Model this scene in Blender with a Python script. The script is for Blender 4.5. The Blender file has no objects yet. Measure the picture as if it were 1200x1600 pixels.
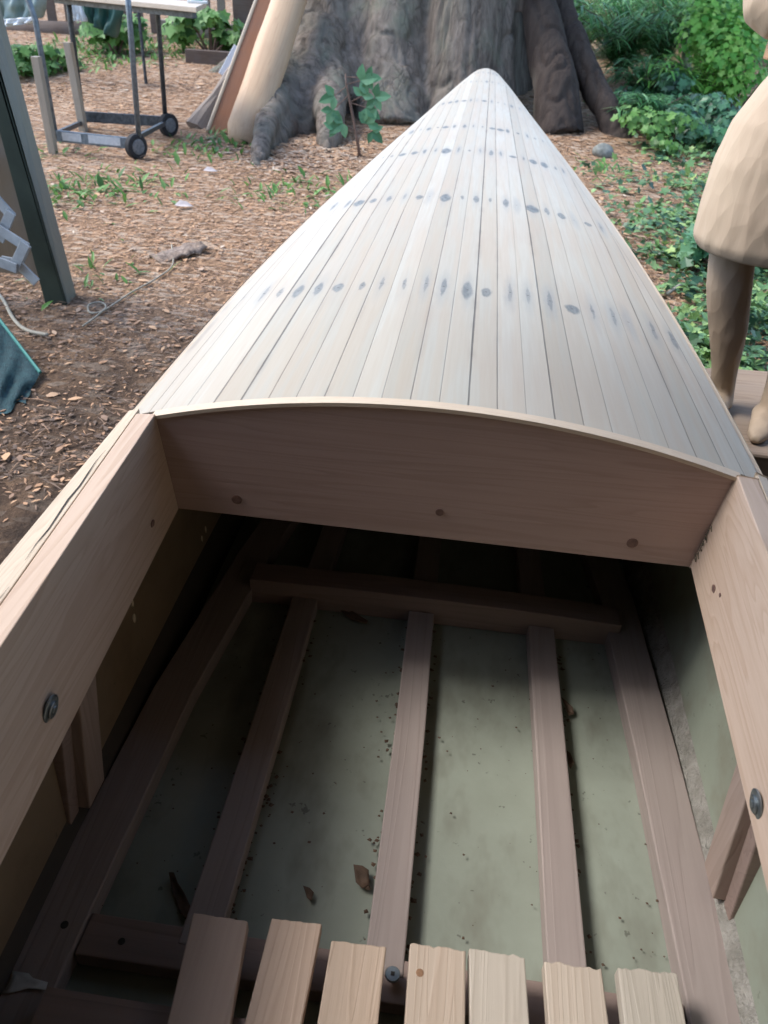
import bpy, math, random
from mathutils import Vector, Matrix, noise
import numpy as np
random.seed(7)
C = bpy.context.scene.collection
sc = bpy.context.scene
R_ = math.radians
Z0 = 0.80                      # height of the boat's gunwale above the ground

# ---------------------------------------------------------------- camera
CAM = np.array([.0091, -.8762, .4902 + Z0]); YAW, PIT, ROL, F = -.0846, .6014, .0644, 1201.2
_f = np.array([math.sin(YAW)*math.cos(PIT), math.cos(YAW)*math.cos(PIT), -math.sin(PIT)])
_r0 = np.array([math.cos(YAW), -math.sin(YAW), 0]); _u0 = np.cross(_r0, _f)
_r = _r0*math.cos(ROL) + _u0*math.sin(ROL); _u = -_r0*math.sin(ROL) + _u0*math.cos(ROL)
cd = bpy.data.cameras.new('camera'); cam = bpy.data.objects.new('camera', cd); C.objects.link(cam)
cam.matrix_world = Matrix([[_r[i], _u[i], -_f[i], CAM[i]] for i in range(3)] + [[0, 0, 0, 1]])
cd.sensor_fit = 'VERTICAL'; cd.sensor_height = 36; cd.sensor_width = 36; cd.lens = 36*F/1600
cd.clip_start = .02; cd.clip_end = 400
cd.dof.use_dof = True; cd.dof.focus_distance = 1.15; cd.dof.aperture_fstop = 10
sc.camera = cam

def ray(px, py): return _f + _r*(px-600)/F - _u*(py-800)/F

# ---------------------------------------------------------------- sky, sun, exposure
SUN_EL, SUN_AZ = R_(51), R_(-84)         # azimuth measured from +Y towards +X: light comes from the left
w = bpy.data.worlds.new('World'); sc.world = w; w.use_nodes = True
nt = w.node_tree; bg = nt.nodes['Background']
sky = nt.nodes.new('ShaderNodeTexSky'); sky.sky_type = 'NISHITA'; sky.sun_disc = False
sky.sun_elevation = SUN_EL; sky.sun_rotation = SUN_AZ; sky.air_density = 1.0; sky.dust_density = 1.5; sky.ozone_density = 1.0
nt.links.new(sky.outputs[0], bg.inputs[0]); bg.inputs[1].default_value = .15
sl = bpy.data.lights.new('sun', 'SUN'); sl.energy = .95; sl.angle = R_(20); sl.color = (1, .985, .96)
so = bpy.data.objects.new('sun', sl); C.objects.link(so)
sd = Vector((math.sin(SUN_AZ)*math.cos(SUN_EL), math.cos(SUN_AZ)*math.cos(SUN_EL), math.sin(SUN_EL)))
so.rotation_euler = (-sd).to_track_quat('-Z', 'Y').to_euler(); so.location = (0, 0, 10)
sc.view_settings.view_transform = 'Standard'; sc.view_settings.look = 'None'
sc.view_settings.gamma = 1; sc.view_settings.exposure = 1.8

# ---------------------------------------------------------------- node helpers
class NT:
    def __init__(s, name):
        s.m = bpy.data.materials.new(name); s.m.use_nodes = True; s.t = s.m.node_tree
        s.b = s.t.nodes['Principled BSDF']; s.co = None
    def put(s, sock, v):
        if isinstance(v, bpy.types.NodeSocket): s.t.links.new(v, sock)
        else:
            if isinstance(v, tuple) and len(v) == 3 and sock.type == 'RGBA': v = v + (1,)
            sock.default_value = v
    def obj(s):
        if s.co is None:
            n = s.t.nodes.new('ShaderNodeTexCoord'); s.co = n.outputs['Object']
        return s.co
    def math(s, op, a, b=0.0, c=0.0, clamp=False):
        n = s.t.nodes.new('ShaderNodeMath'); n.operation = op; n.use_clamp = clamp
        s.put(n.inputs[0], a); s.put(n.inputs[1], b); s.put(n.inputs[2], c); return n.outputs[0]
    def mapping(s, scale, rot=(0, 0, 0), loc=(0, 0, 0), vec=None):
        n = s.t.nodes.new('ShaderNodeMapping'); s.t.links.new(vec or s.obj(), n.inputs[0])
        n.inputs['Scale'].default_value = scale; n.inputs['Rotation'].default_value = rot; n.inputs['Location'].default_value = loc
        return n.outputs[0]
    def noise(s, scale=5, detail=4, rough=.55, vec=None, dist=0.0):
        n = s.t.nodes.new('ShaderNodeTexNoise'); s.t.links.new(vec or s.obj(), n.inputs['Vector'])
        n.inputs['Scale'].default_value = scale; n.inputs['Detail'].default_value = detail
        n.inputs['Roughness'].default_value = rough; n.inputs['Distortion'].default_value = dist
        return n.outputs['Fac']
    def voro(s, scale, vec=None, feat='F1', out='Distance'):
        n = s.t.nodes.new('ShaderNodeTexVoronoi'); n.feature = feat; s.t.links.new(vec or s.obj(), n.inputs['Vector'])
        n.inputs['Scale'].default_value = scale; return n.outputs[out]
    def ramp(s, fac, stops):
        n = s.t.nodes.new('ShaderNodeValToRGB'); s.t.links.new(fac, n.inputs[0]); e = n.color_ramp.elements
        while len(e) < len(stops): e.new(.5)
        for i, (p, c) in enumerate(stops):
            e[i].position = p; e[i].color = (c, c, c, 1) if isinstance(c, (int, float)) else tuple(c) + (1,)
        return n.outputs[0]
    def mix(s, f, a, b, mode='MIX'):
        n = s.t.nodes.new('ShaderNodeMix'); n.data_type = 'RGBA'; n.blend_type = mode
        s.put(n.inputs[0], f); s.put(n.inputs[6], a); s.put(n.inputs[7], b); return n.outputs[2]
    def attr(s, name, out='Fac'):
        n = s.t.nodes.new('ShaderNodeAttribute'); n.attribute_name = name; return n.outputs[out]
    def white(s, vec):
        n = s.t.nodes.new('ShaderNodeTexWhiteNoise'); n.noise_dimensions = '3D'; s.t.links.new(vec, n.inputs['Vector']); return n
    def comb(s, x, y, z=0.0):
        n = s.t.nodes.new('ShaderNodeCombineXYZ'); s.put(n.inputs[0], x); s.put(n.inputs[1], y); s.put(n.inputs[2], z); return n.outputs[0]
    def sep(s, v):
        n = s.t.nodes.new('ShaderNodeSeparateXYZ'); s.t.links.new(v, n.inputs[0]); return n.outputs
    def bump(s, h, strength=.3, dist=.01):
        n = s.t.nodes.new('ShaderNodeBump'); n.inputs['Strength'].default_value = strength; n.inputs['Distance'].default_value = dist
        s.t.links.new(h, n.inputs['Height']); s.t.links.new(n.outputs[0], s.b.inputs['Normal'])
    def fin(s, col, rough=.6, spec=.4, **kw):
        s.put(s.b.inputs['Base Color'], col); s.put(s.b.inputs['Roughness'], rough)
        s.b.inputs['Specular IOR Level'].default_value = spec
        for k, v in kw.items(): s.put(s.b.inputs[k], v)
        return s.m

def wood(name, light, dark, axis='Y', ring=30, fine=220, amt=.5, rough=.55, bump=.15, blotch=.3, stain=(.2, .2, .2), knots=0.0):
    """planed wood: growth rings running along one axis, fine fibre and faint blotches"""
    n = NT(name)
    k = {'X': (.04, 1, 1), 'Y': (1, .04, 1), 'Z': (1, 1, .04)}[axis]
    v = n.mapping(k)
    big = n.noise(ring, 2, .4, v, .6)
    rings = n.math('FRACT', n.math('MULTIPLY', big, 9.0))
    rings = n.ramp(rings, [(0, 0.0), (.55, .35), (.88, 1.0), (1, 0.0)])
    fib = n.noise(fine, 5, .6, v)
    blo = n.noise(6, 3, .5)
    f = n.math('ADD', n.math('MULTIPLY', rings, .45), n.math('MULTIPLY', fib, .55))
    f = n.math('MULTIPLY', f, amt, clamp=True)
    c = n.mix(f, light, dark)
    c = n.mix(n.math('MULTIPLY', n.ramp(blo, [(.35, 0.0), (.7, 1.0)]), blotch), c, n.mix(.5, c, stain))
    if knots:
        kv = n.mapping({'X': (.45, 1, 1), 'Y': (1, .45, 1), 'Z': (1, 1, .45)}[axis])
        d = n.voro(3.1, kv)
        c = n.mix(n.ramp(d, [(.02, knots), (.07, 0.0)]), c, (.2, .11, .07))
    n.bump(n.math('ADD', fib, rings), bump, .002)
    return n.fin(c, n.math('ADD', n.math('MULTIPLY', fib, .25), rough - .12), .35)

def plain(name, c1, c2, scale=8, rough=.6, bump=.1, metallic=0.0, spec=.4, bd=.005):
    n = NT(name); f = n.noise(scale, 6, .6); c = n.mix(n.ramp(f, [(.3, 0.0), (.7, 1.0)]), c1, c2); n.bump(n.noise(scale*4, 4), bump, bd)
    return n.fin(c, rough, spec, Metallic=metallic)

def leafmat(name, cols, rough=.5, trans=.25):
    """leaf colour varied per leaf through the attribute 'rnd'"""
    n = NT(name); a = n.attr('rnd')
    st = [(i/(len(cols)-1) if len(cols) > 1 else 0, c) for i, c in enumerate(cols)]
    c = n.ramp(a, st)
    n.fin(c, rough, .35)
    tr = n.t.nodes.new('ShaderNodeBsdfTranslucent'); n.t.links.new(c, tr.inputs[0])
    mx = n.t.nodes.new('ShaderNodeMixShader'); mx.inputs[0].default_value = trans
    out = n.t.nodes['Material Output']
    n.t.links.new(n.b.outputs[0], mx.inputs[1]); n.t.links.new(tr.outputs[0], mx.inputs[2]); n.t.links.new(mx.outputs[0], out.inputs[0])
    return n.m

# ---------------------------------------------------------------- mesh helpers
class MB:
    def __init__(s): s.v = []; s.f = []; s.a = []
    def add(s, vs, fs, a=0.0):
        o = len(s.v); s.v += [tuple(p) for p in vs]; s.f += [tuple(i+o for i in f) for f in fs]; s.a += [a]*len(vs); return s
    def box(s, x0, x1, y0, y1, z0, z1):
        return s.add([(x0,y0,z0),(x1,y0,z0),(x1,y1,z0),(x0,y1,z0),(x0,y0,z1),(x1,y0,z1),(x1,y1,z1),(x0,y1,z1)],
                     [(0,3,2,1),(4,5,6,7),(0,1,5,4),(1,2,6,5),(2,3,7,6),(3,0,4,7)])
    def hexa(s, p):           # eight corners: bottom four then top four, counter-clockwise
        return s.add(p, [(0,3,2,1),(4,5,6,7),(0,1,5,4),(1,2,6,5),(2,3,7,6),(3,0,4,7)])
    def bar(s, a, b, w, h, up=(0,0,1)):
        a = Vector(a); b = Vector(b); d = (b-a).normalized(); u = Vector(up); r = d.cross(u).normalized(); u = r.cross(d)
        q = [(-w/2,-h/2),(w/2,-h/2),(w/2,h/2),(-w/2,h/2)]
        vs = [a+r*i+u*j for i, j in q] + [b+r*i+u*j for i, j in q]
        return s.add(vs, [(0,3,2,1),(4,5,6,7),(0,1,5,4),(1,2,6,5),(2,3,7,6),(3,0,4,7)])
    def tube(s, path, rad, n=10, cap=True, squash=1.0, a=0.0):
        P = [Vector(p) for p in path]
        if not isinstance(rad, (list, tuple)): rad = [rad]*len(P)
        vs = []; fs = []; ref = None
        for i, p in enumerate(P):
            d = (P[min(i+1, len(P)-1)] - P[max(i-1, 0)]).normalized()
            if ref is None:
                ref = Vector((1,0,0)) if abs(d.x) < .9 else Vector((0,1,0))
            ref = (ref - d*ref.dot(d)).normalized(); b = d.cross(ref)
            for k in range(n):
                t = 2*math.pi*k/n; vs.append(p + ref*math.cos(t)*rad[i] + b*math.sin(t)*rad[i]*squash)
        for i in range(len(P)-1):
            for k in range(n):
                fs.append((i*n+k, i*n+(k+1)%n, (i+1)*n+(k+1)%n, (i+1)*n+k))
        if cap:
            fs.append(tuple(range(n))[::-1]); fs.append(tuple((len(P)-1)*n+k for k in range(n)))
        return s.add(vs, fs, a)
    def ell(s, c, r, n=14, m=9, rot=None):
        vs = []; fs = []; c = Vector(c)
        for i in range(m+1):
            ph = math.pi*i/m
            for k in range(n):
                t = 2*math.pi*k/n
                v = Vector((r[0]*math.sin(ph)*math.cos(t), r[1]*math.sin(ph)*math.sin(t), r[2]*math.cos(ph)))
                if rot: v = rot @ v
                vs.append(c+v)
        for i in range(m):
            for k in range(n): fs.append((i*n+k, (i+1)*n+k, (i+1)*n+(k+1)%n, i*n+(k+1)%n))
        return s.add(vs, fs)
    def build(s, name, mat=None, parent=None, smooth=False, bevel=0.0, rnd=False):
        me = bpy.data.meshes.new(name); me.from_pydata(s.v, [], s.f); me.validate(); me.update()
        if rnd:
            at = me.attributes.new('rnd', 'FLOAT', 'POINT'); at.data.foreach_set('value', s.a[:len(me.vertices)])
        if mat: me.materials.append(mat)
        if smooth: me.polygons.foreach_set('use_smooth', [True]*len(me.polygons))
        o = bpy.data.objects.new(name, me); C.objects.link(o)
        if parent: o.parent = parent
        if bevel:
            b = o.modifiers.new('bevel', 'BEVEL'); b.width = bevel; b.segments = 2; b.limit_method = 'ANGLE'
        return o

def thing(name, label, cat, loc=(0,0,0), group=None):
    o = bpy.data.objects.new(name, None); C.objects.link(o); o.location = loc; o.empty_display_size = .1
    tag(o, label, cat, group); return o
def tag(o, label, cat, group=None):
    o['label'] = label; o['category'] = cat
    if group: o['group'] = group
    return o
def kind(o, k): o['kind'] = k; return o
def keep(o, t):                # geometry was written in world coordinates: parent without moving it
    o.parent = t; o.location = -Vector(t.location) if not t.parent else o.location; return o
def P(mb, name, mat, t, **k):
    """link a mesh built in world coordinates as a part of t (a part's own parts sit under it unmoved)"""
    o = mb.build(name, mat, None, **k); o.parent = t
    if t.type == 'EMPTY': o.location = -Vector(t.location)
    return o
def lerp(t, xs, ys): return float(np.interp(t, xs, ys))
def fbm(x, y, z=0.0): return noise.noise(Vector((x, y, z)))
def remeshed(o, vox, smooth_it=6, disp=None, keepattr=None):
    """fuse overlapping volumes into one continuous skin"""
    m = o.modifiers.new('r', 'REMESH'); m.mode = 'VOXEL'; m.voxel_size = vox
    s = o.modifiers.new('s', 'SMOOTH'); s.iterations = smooth_it; s.factor = .6
    dg = bpy.context.evaluated_depsgraph_get(); dg.update()
    me = bpy.data.meshes.new_from_object(o.evaluated_get(dg)); o.modifiers.clear()
    mats = [x for x in o.data.materials]; o.data = me
    if not me.materials:
        for x in mats: me.materials.append(x)
    if disp:
        nrm = [v.normal.copy() for v in me.vertices]
        for v, n_ in zip(me.vertices, nrm): v.co += n_*disp(v.co)
    me.polygons.foreach_set('use_smooth', [True]*len(me.polygons))
    return o

# ---------------------------------------------------------------- ground shape
def gz(x, y):
    z = .085*max(0.0, y-7.5) if y < 30 else .085*22.5
    z += .06*max(0.0, x-3.0)*(1 if y > 3 else 0)*min(1, max(0, y-3)/3)
    z += .02*fbm(x*.9, y*.9) + .006*fbm(x*4, y*4)
    return z
def G(px, py, dz=0.0):
    d = ray(px, py); t = 1.0
    for _ in range(60):
        p = CAM + d*t; e = p[2] - gz(p[0], p[1]) - dz
        t += e/(-d[2] + .1) * .8
    p = CAM + d*t; return Vector((p[0], p[1], gz(p[0], p[1])))
def AY(px, py, y): d = ray(px, py); return Vector(CAM + d*(y-CAM[1])/d[1])
def AZ(px, py, z): d = ray(px, py); return Vector(CAM + d*(z-CAM[2])/d[2])

def ground_mat():
    n = NT('leaf_strewn_soil')
    pos = n.sep(n.obj())
    big = n.noise(.9, 4, .6); mid = n.noise(7, 6, .65); fine = n.noise(60, 6, .7)
    fl = n.voro(55, n.mapping((1, .45, 1), (0, 0, .6)), out='Color'); fl2 = n.voro(38, n.mapping((.4, 1, 1), (0, 0, -.3)), out='Color')
    flv = n.sep(fl)[0]; flv2 = n.sep(fl2)[1]
    soil = n.mix(fine, (.030, .022, .017), (.085, .060, .045))
    lit = n.mix(flv, (.16, .10, .065), (.46, .29, .175)); lit = n.mix(n.ramp(flv2, [(.75, 0.0), (.8, 1.0)]), lit, (.50, .38, .28))
    lit = n.mix(n.ramp(fine, [(.3, .6), (.5, 0.0)]), lit, (.05, .033, .022))
    # bare trodden soil close to the shelter, litter further out
    d = n.math('ADD', pos[1], n.math('MULTIPLY', big, 2.2))
    k = n.ramp(n.math('MULTIPLY', d, .2), [(.42, .12), (.85, 1.0)])
    k = n.math('ADD', k, n.math('MULTIPLY', n.math('SUBTRACT', mid, .5), 1.2), clamp=True)
    c = n.mix(k, soil, lit)
    n.bump(n.math('ADD', n.math('MULTIPLY', flv, .6), n.math('ADD', fine, mid)), .9, .02)
    return n.fin(c, .95, .1)

def make_ground():
    mb = MB()
    xs = sorted(set([round(v, 3) for v in list(np.arange(-8, 8.01, .16))] + list(np.linspace(-60, -8, 20)) + list(np.linspace(8, 60, 20))))
    ys = sorted(set([round(v, 3) for v in list(np.arange(-3, 14.01, .16))] + list(np.linspace(-60, -3, 16)) + list(np.linspace(14, 130, 30))))
    for y in ys:
        for x in xs: mb.v.append((x, y, gz(x, y)))
    nx = len(xs)
    for j in range(len(ys)-1):
        for i in range(nx-1): mb.f.append((j*nx+i, j*nx+i+1, (j+1)*nx+i+1, (j+1)*nx+i))
    return kind(mb.build('ground', ground_mat(), smooth=True), 'structure')
make_ground()

# ---------------------------------------------------------------- shelter post and plywood wall, with unseen roof and walls added for shade
M_shed = plain('weathered_timber', (.045, .055, .045), (.10, .11, .09), 6, .8)
M_shedface = wood('green_grey_post_face', (.22, .23, .19), (.12, .13, .11), 'Z', 20, 120)
M_dark = plain('dark_green_paint', (.018, .028, .018), (.03, .042, .028), 9, .75)
M_ply = wood('brown_plywood', (.17, .12, .07), (.09, .06, .035), 'Z', 12, 80, blotch=.6)
M_shade_roof = plain('shade_roof_tin', (.12, .12, .12), (.2, .2, .19), 4, .6)
sh = thing('open_shelter', 'open timber shelter with a dark green post beside brown plywood wall and an added unseen roof', 'shelter', (-1.84, 2.40, 0))
def rise(p, q, z):            # carry an edge through two sighted points up or down to height z
    t = (z-p.z)/(q.z-p.z); return p + (q-p)*t
eR = (AY(120, 462, 2.50), AY(15, 63, 2.50)); eM = (AY(105, 480, 2.36), AY(37, 250, 2.36)); eL = (AY(74, 480, 2.36), AY(13, 250, 2.36))
lo, hi = -.05, 2.4
def col(e, z, dx=0, dy=0): v = rise(e[0], e[1], z); return (v.x+dx, v.y+dy, z)
P(MB().hexa([col(eL, lo, 0, .014), col(eM, lo, 0, .014), col(eR, lo), col(eL, lo, 0, .14), col(eL, hi, 0, .014), col(eM, hi, 0, .014), col(eR, hi), col(eL, hi, 0, .14)]), 'post', M_shedface, sh, bevel=.004)
P(MB().hexa([col(eL, lo, -.003, -.006), col(eM, lo, -.0005, -.006), col(eM, lo, -.0005, .0135), col(eL, lo, -.003, .0135), col(eL, hi, -.003, -.006), col(eM, hi, -.0005, -.006), col(eM, hi, -.0005, .0135), col(eL, hi, -.003, .0135)]), 'post_facing', M_dark, sh, bevel=.003)
P(MB().hexa([(-4.2,2.38,.12), (col(eL,.12)[0]-.004,2.38,.12), (col(eL,.12)[0]-.004,2.41,.12), (-4.2,2.41,.12), (-4.2,2.38,2.4), (col(eL,2.4)[0]-.004,2.38,2.4), (col(eL,2.4)[0]-.004,2.41,2.4), (-4.2,2.41,2.4)]), 'wall_panel', M_ply, sh)
P(MB().box(-4.2, -2.1, 2.34, 2.379, 2.0, 2.10), 'rail', M_shed, sh)
P(MB().box(-.95, 3.0, -4.6, .55, 2.32, 2.40), 'shade_roof', M_shade_roof, sh)  # unseen roof, added and sized to shade the cockpit
P(MB().box(-1.88, -1.84, -4.59, -.45, -.02, 2.319), 'shade_side_wall', M_ply, sh)  # unseen wall, added on the left to darken the bulkhead
P(MB().box(-1.88, -.9505, -4.6, -1.35, 2.32, 2.40), 'shade_roof', M_shade_roof, sh)  # unseen extra roof strip, added to cut light from the left rear
for yy in (-4.3, -2.0, .48): P(MB().box(-.90, 2.9, yy-.04, yy+.04, 2.22, 2.319), 'shade_roof_beam', M_shed, sh)
P(MB().box(-4.2, 3.0, -4.66, -4.60, -.02, 2.40), 'shade_rear_wall', M_ply, sh)  # unseen wall added to close off light from behind
P(MB().box(2.92, 3.0, -4.59, 1.4, -.02, 2.319), 'shade_side_wall', M_ply, sh)  # unseen wall added to keep right-hand light off the left coaming

# ---------------------------------------------------------------- the boat
YS = [-2.4, -1.8, -1.0, -.33, 0, .3, .64, 1.2, 2.0, 2.6, 3.6, 4.3, 4.85, 5.02, 5.09, 5.12]
HS = [.24, .33, .395, .412, .418, .421, .416, .392, .336, .288, .203, .142, .083, .058, .034, .004]
def hw(y):
    return lerp(y, YS, HS)
_sm = [(y, sum(lerp(y+d, YS, HS) for d in (-.2, -.1, 0, .1, .2))/5) for y in np.linspace(-2.4, 5.12, 300)]
def hws(y):
    if y > 4.6 or y < -2.2: return hw(y)
    return float(np.interp(y, [a for a, b in _sm], [b for a, b in _sm]))
def sheer(y): return Z0 + (.05*(max(0, y)/4.9)**2)
def deckz(x, y):
    h = max(hws(y), .001); c = .054*(h/.42)**.9
    return sheer(y) + c*(1-(x/(h*.905))**2)

ROWY = [-.9, -.06, .475, 1.195, 1.90, 2.45, 3.30, 4.2, 4.75, 5.6]
def deck_mat():
    n = NT('bleached_cedar_strips')
    pos = n.sep(n.obj()); x = pos[0]; y = pos[1]
    PW = .0372
    wob = n.math('MULTIPLY', n.math('SUBTRACT', n.noise(1.6, 2, .5, n.mapping((1, .5, 1))), .5), .10)
    far = n.math('MULTIPLY', n.math('MAXIMUM', n.math('SUBTRACT', y, 1.0), 0.0), .055)   # strips taper towards the bow
    xs = n.math('MULTIPLY', x, n.math('ADD', 1.0, far))
    u = n.math('ADD', n.math('DIVIDE', n.math('ADD', xs, -.032), PW), n.math('ADD', wob, 100.0))
    pid = n.math('FLOOR', u); fr = n.math('FRACT', u)
    sd_ = n.math('ABSOLUTE', n.math('SUBTRACT', n.math('FRACT', n.math('ADD', u, .5)), .5))  # 0 at a seam
    sid = n.math('FLOOR', n.math('ADD', u, .5))
    wseam = n.white(n.comb(sid, 3.0)).outputs['Value']
    gapn = n.noise(2.5, 4, .6, n.mapping((30, 1, 1)))
    sw = n.math('ADD', .016, n.math('MULTIPLY', n.math('MULTIPLY', wseam, gapn), .075))
    seam = n.math('SUBTRACT', 1.0, n.math('DIVIDE', sd_, sw), clamp=True)
    seam = n.math('MULTIPLY', n.math('POWER', seam, .6), n.math('ADD', .35, n.math('MULTIPLY', n.math('MULTIPLY', wseam, gapn), 1.7)), clamp=True)
    seam = n.math('MULTIPLY', seam, .72)
    edge = n.attr('edge')
    inner = n.math('GREATER_THAN', edge, .024)
    seam = n.math('MULTIPLY', seam, inner)
    es = n.math('SUBTRACT', 1.0, n.math('DIVIDE', n.math('ABSOLUTE', n.math('SUBTRACT', edge, .024)), .0011), clamp=True)
    seam = n.math('MAXIMUM', seam, n.math('MULTIPLY', es, .5))
    pw = n.white(n.comb(n.math('MULTIPLY', pid, inner), 1.0)); pr = pw.outputs['Value']
    ov = n.comb(n.math('ADD', x, n.math('MULTIPLY', pr, 7.0)), n.math('MULTIPLY', y, .035), pr)
    grain = n.noise(190, 5, .6, ov); ring = n.noise(60, 2, .4, ov, .5)
    base = n.ramp(pr, [(0, (.39, .37, .315)), (.25, (.475, .465, .41)), (.5, (.425, .415, .365)), (.7, (.465, .445, .385)), (.88, (.49, .48, .43)), (1, (.40, .36, .30))])
    c = n.mix(n.math('MULTIPLY', n.ramp(grain, [(.35, 0.0), (.75, 1.0)]), .22), base, (.35, .29, .23))
    c = n.mix(n.math('MULTIPLY', n.ramp(ring, [(.45, 0.0), (.56, 1.0)]), .22), c, (.45, .35, .25))
    bl = n.noise(3.0, 4, .55, n.mapping((3, .8, 1)))
    c = n.mix(n.math('MULTIPLY', n.ramp(bl, [(.45, 0.0), (.75, 1.0)]), .35), c, (.42, .34, .28))
    # dark iron stains round the nails, one per strip on every frame line
    rv = n.attr('rowv'); row = n.math('FLOOR', n.math('ADD', rv, .5))
    dr = n.math('SUBTRACT', rv, row); gapm = n.attr('rowgap')
    rw = n.white(n.comb(pid, row, 5.0)); rv1 = rw.outputs['Value']; rcol = n.sep(rw.outputs['Color'])
    dy = n.math('ADD', n.math('MULTIPLY', dr, gapm), n.math('MULTIPLY', n.math('SUBTRACT', rcol[0], .5), .03))
    dx = n.math('MULTIPLY', n.math('SUBTRACT', fr, n.math('ADD', .35, n.math('MULTIPLY', rcol[1], .3))), PW)
    nz = n.math('MULTIPLY', n.math('SUBTRACT', n.noise(55, 6, .7, n.mapping((1, .35, 1))), .5), .013)
    rx = n.math('ADD', .0034, n.math('MULTIPLY', n.math('POWER', rv1, 3.0), .014))
    ry = n.math('ADD', .018, n.math('MULTIPLY', rcol[2], .034))
    el = n.math('ADD', n.math('POWER', n.math('ABSOLUTE', n.math('DIVIDE', n.math('ADD', dx, nz), rx)), 1.5), n.math('POWER', n.math('DIVIDE', n.math('ADD', dy, n.math('MULTIPLY', nz, 1.5)), ry), 2.0))
    stain = n.math('MULTIPLY', n.math('SUBTRACT', 1.45, el), 1.3, clamp=True)
    stain = n.math('MULTIPLY', stain, n.math('ADD', .42, n.math('MULTIPLY', rcol[0], .5)))
    stain = n.math('MULTIPLY', stain, n.math('MULTIPLY', inner, n.math('GREATER_THAN', rv, 1.3)))
    stain = n.math('MULTIPLY', stain, n.math('GREATER_THAN', n.math('ADD', rcol[1], .93), 1.0))
    el2 = n.math('SQRT', n.math('ADD', n.math('POWER', n.math('DIVIDE', n.math('ADD', dx, n.math('MULTIPLY', nz, 1.6)), .009), 2.0), n.math('POWER', n.math('DIVIDE', dy, .075), 2.0)))
    halo = n.math('MULTIPLY', n.math('SUBTRACT', 1.6, el2), n.math('MULTIPLY', rcol[2], 1.1), clamp=True)
    halo = n.math('MULTIPLY', halo, n.math('MULTIPLY', inner, n.math('GREATER_THAN', rv, 1.3)))
    c = n.mix(n.math('MULTIPLY', halo, .42), c, (.27, .29, .30))
    c = n.mix(stain, c, n.mix(n.ramp(n.noise(120, 4, .6, n.mapping((1, .3, 1))), [(.4, 0.0), (.62, 1.0)]), (.11, .135, .15), (.20, .22, .225)))
    core = n.math('SUBTRACT', 1.0, n.math('DIVIDE', n.math('SQRT', n.math('ADD', n.math('POWER', dx, 2.0), n.math('POWER', dy, 2.0))), .0030), clamp=True)
    core = n.math('MULTIPLY', core, n.math('MULTIPLY', inner, n.math('GREATER_THAN', rv, 1.3)))
    c = n.mix(n.math('MULTIPLY', core, .95), c, (.05, .05, .055))
    # grey bruises along some seams
    br = n.noise(5.0, 3, .6, n.mapping((2.2, .9, 1)))
    near = n.math('SUBTRACT', 1.0, n.math('DIVIDE', sd_, .22), clamp=True)
    c = n.mix(n.math('MULTIPLY', n.math('MULTIPLY', near, wseam), n.ramp(br, [(.5, 0.0), (.66, .55)])), c, (.22, .19, .17))
    c = n.mix(seam, c, (.045, .043, .042))
    n.bump(n.math('SUBTRACT', n.math('MULTIPLY', grain, .15), seam), .5, .002)
    return n.fin(c, n.math('ADD', .5, n.math('MULTIPLY', grain, .25)), .28)
M_deck = deck_mat()
M_bulk = wood('rosy_cedar_board', (.46, .335, .29), (.35, .24, .20), 'X', 34, 260, .95, .5, .1, .25, (.3, .2, .16))
M_coam = wood('planed_fir_board', (.60, .47, .365), (.44, .31, .22), 'Y', 30, 260, 1.0, .5, .1, .3, (.42, .29, .21))
M_gun = wood('pale_gunwale_strip', (.62, .52, .40), (.40, .31, .22), 'Y', 60, 260, .8, .5, .12, .2, (.35, .27, .2))
M_trim = wood('pale_end_grain_trim', (.66, .55, .42), (.50, .38, .27), 'X', 60, 200, .6, .55)
M_batten = wood('grey_pink_batten', (.33, .275, .245), (.23, .18, .16), 'Y', 20, 160, .7, .7, .15, .4, (.22, .18, .16))
M_frame = wood('reddish_frame_wood', (.30, .22, .185), (.19, .135, .11), 'X', 20, 160, .8, .7, .15, .4, (.15, .11, .09))
M_rib = wood('brown_rib_wood', (.38, .29, .24), (.25, .18, .14), 'Z', 20, 160, .8, .7)
M_plug = plain('wood_plug', (.12,.07,.06), (.22,.13,.10), 160, .6)
M_steel = plain('dull_zinc', (.16, .19, .20), (.33, .36, .37), 60, .4, .05, .85)
M_crack = plain('black_filler', (.02, .018, .015), (.05, .045, .04), 60, .8)

def hullpaint(name, a, b, dirt, spots=.55):
    n = NT(name)
    f = n.noise(3.5, 5, .6); g = n.noise(22, 5, .7); s = n.noise(38, 3, .8); m = n.noise(7, 4, .65, n.mapping((1.7, .8, 1)))
    c = n.mix(n.ramp(f, [(.3, 0.0), (.7, 1.0)]), a, b)
    c = n.mix(n.math('MULTIPLY', n.ramp(m, [(.5, 0.0), (.72, 1.0)]), .7), c, dirt)
    c = n.mix(n.math('MULTIPLY', g, .3), c, dirt)
    c = n.mix(n.math('MULTIPLY', n.ramp(s, [(.66, 0.0), (.70, 1.0)]), spots), c, (.035, .028, .02))
    n.bump(g, .2, .003)
    return n.fin(c, .6, .4)
M_floor = hullpaint('grey_green_floor_paint', (.285, .315, .255), (.215, .235, .185), (.14, .135, .10))
M_sideR = hullpaint('grey_green_side_paint', (.30, .34, .27), (.24, .27, .21), (.19, .17, .12), .3)
M_sideL = hullpaint('resin_ply_amber_lit', (.29,.215,.135), (.22,.16,.10), (.15,.10,.055), .3)  # amber of light shining through the ply is put into this colour
M_bottom = hullpaint('outer_hull_coating', (.30, .30, .27), (.26, .25, .22), (.16, .14, .12), .3)
M_fuzz = plain('ragged_fibreglass_tape', (.20, .19, .16), (.36, .34, .30), 45, .85, .8, bd=.01)

boat = thing('boat', 'unfinished wooden boat with pale strip planked foredeck and open cockpit on trestles', 'boat', (0, -.3, .36))

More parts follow.
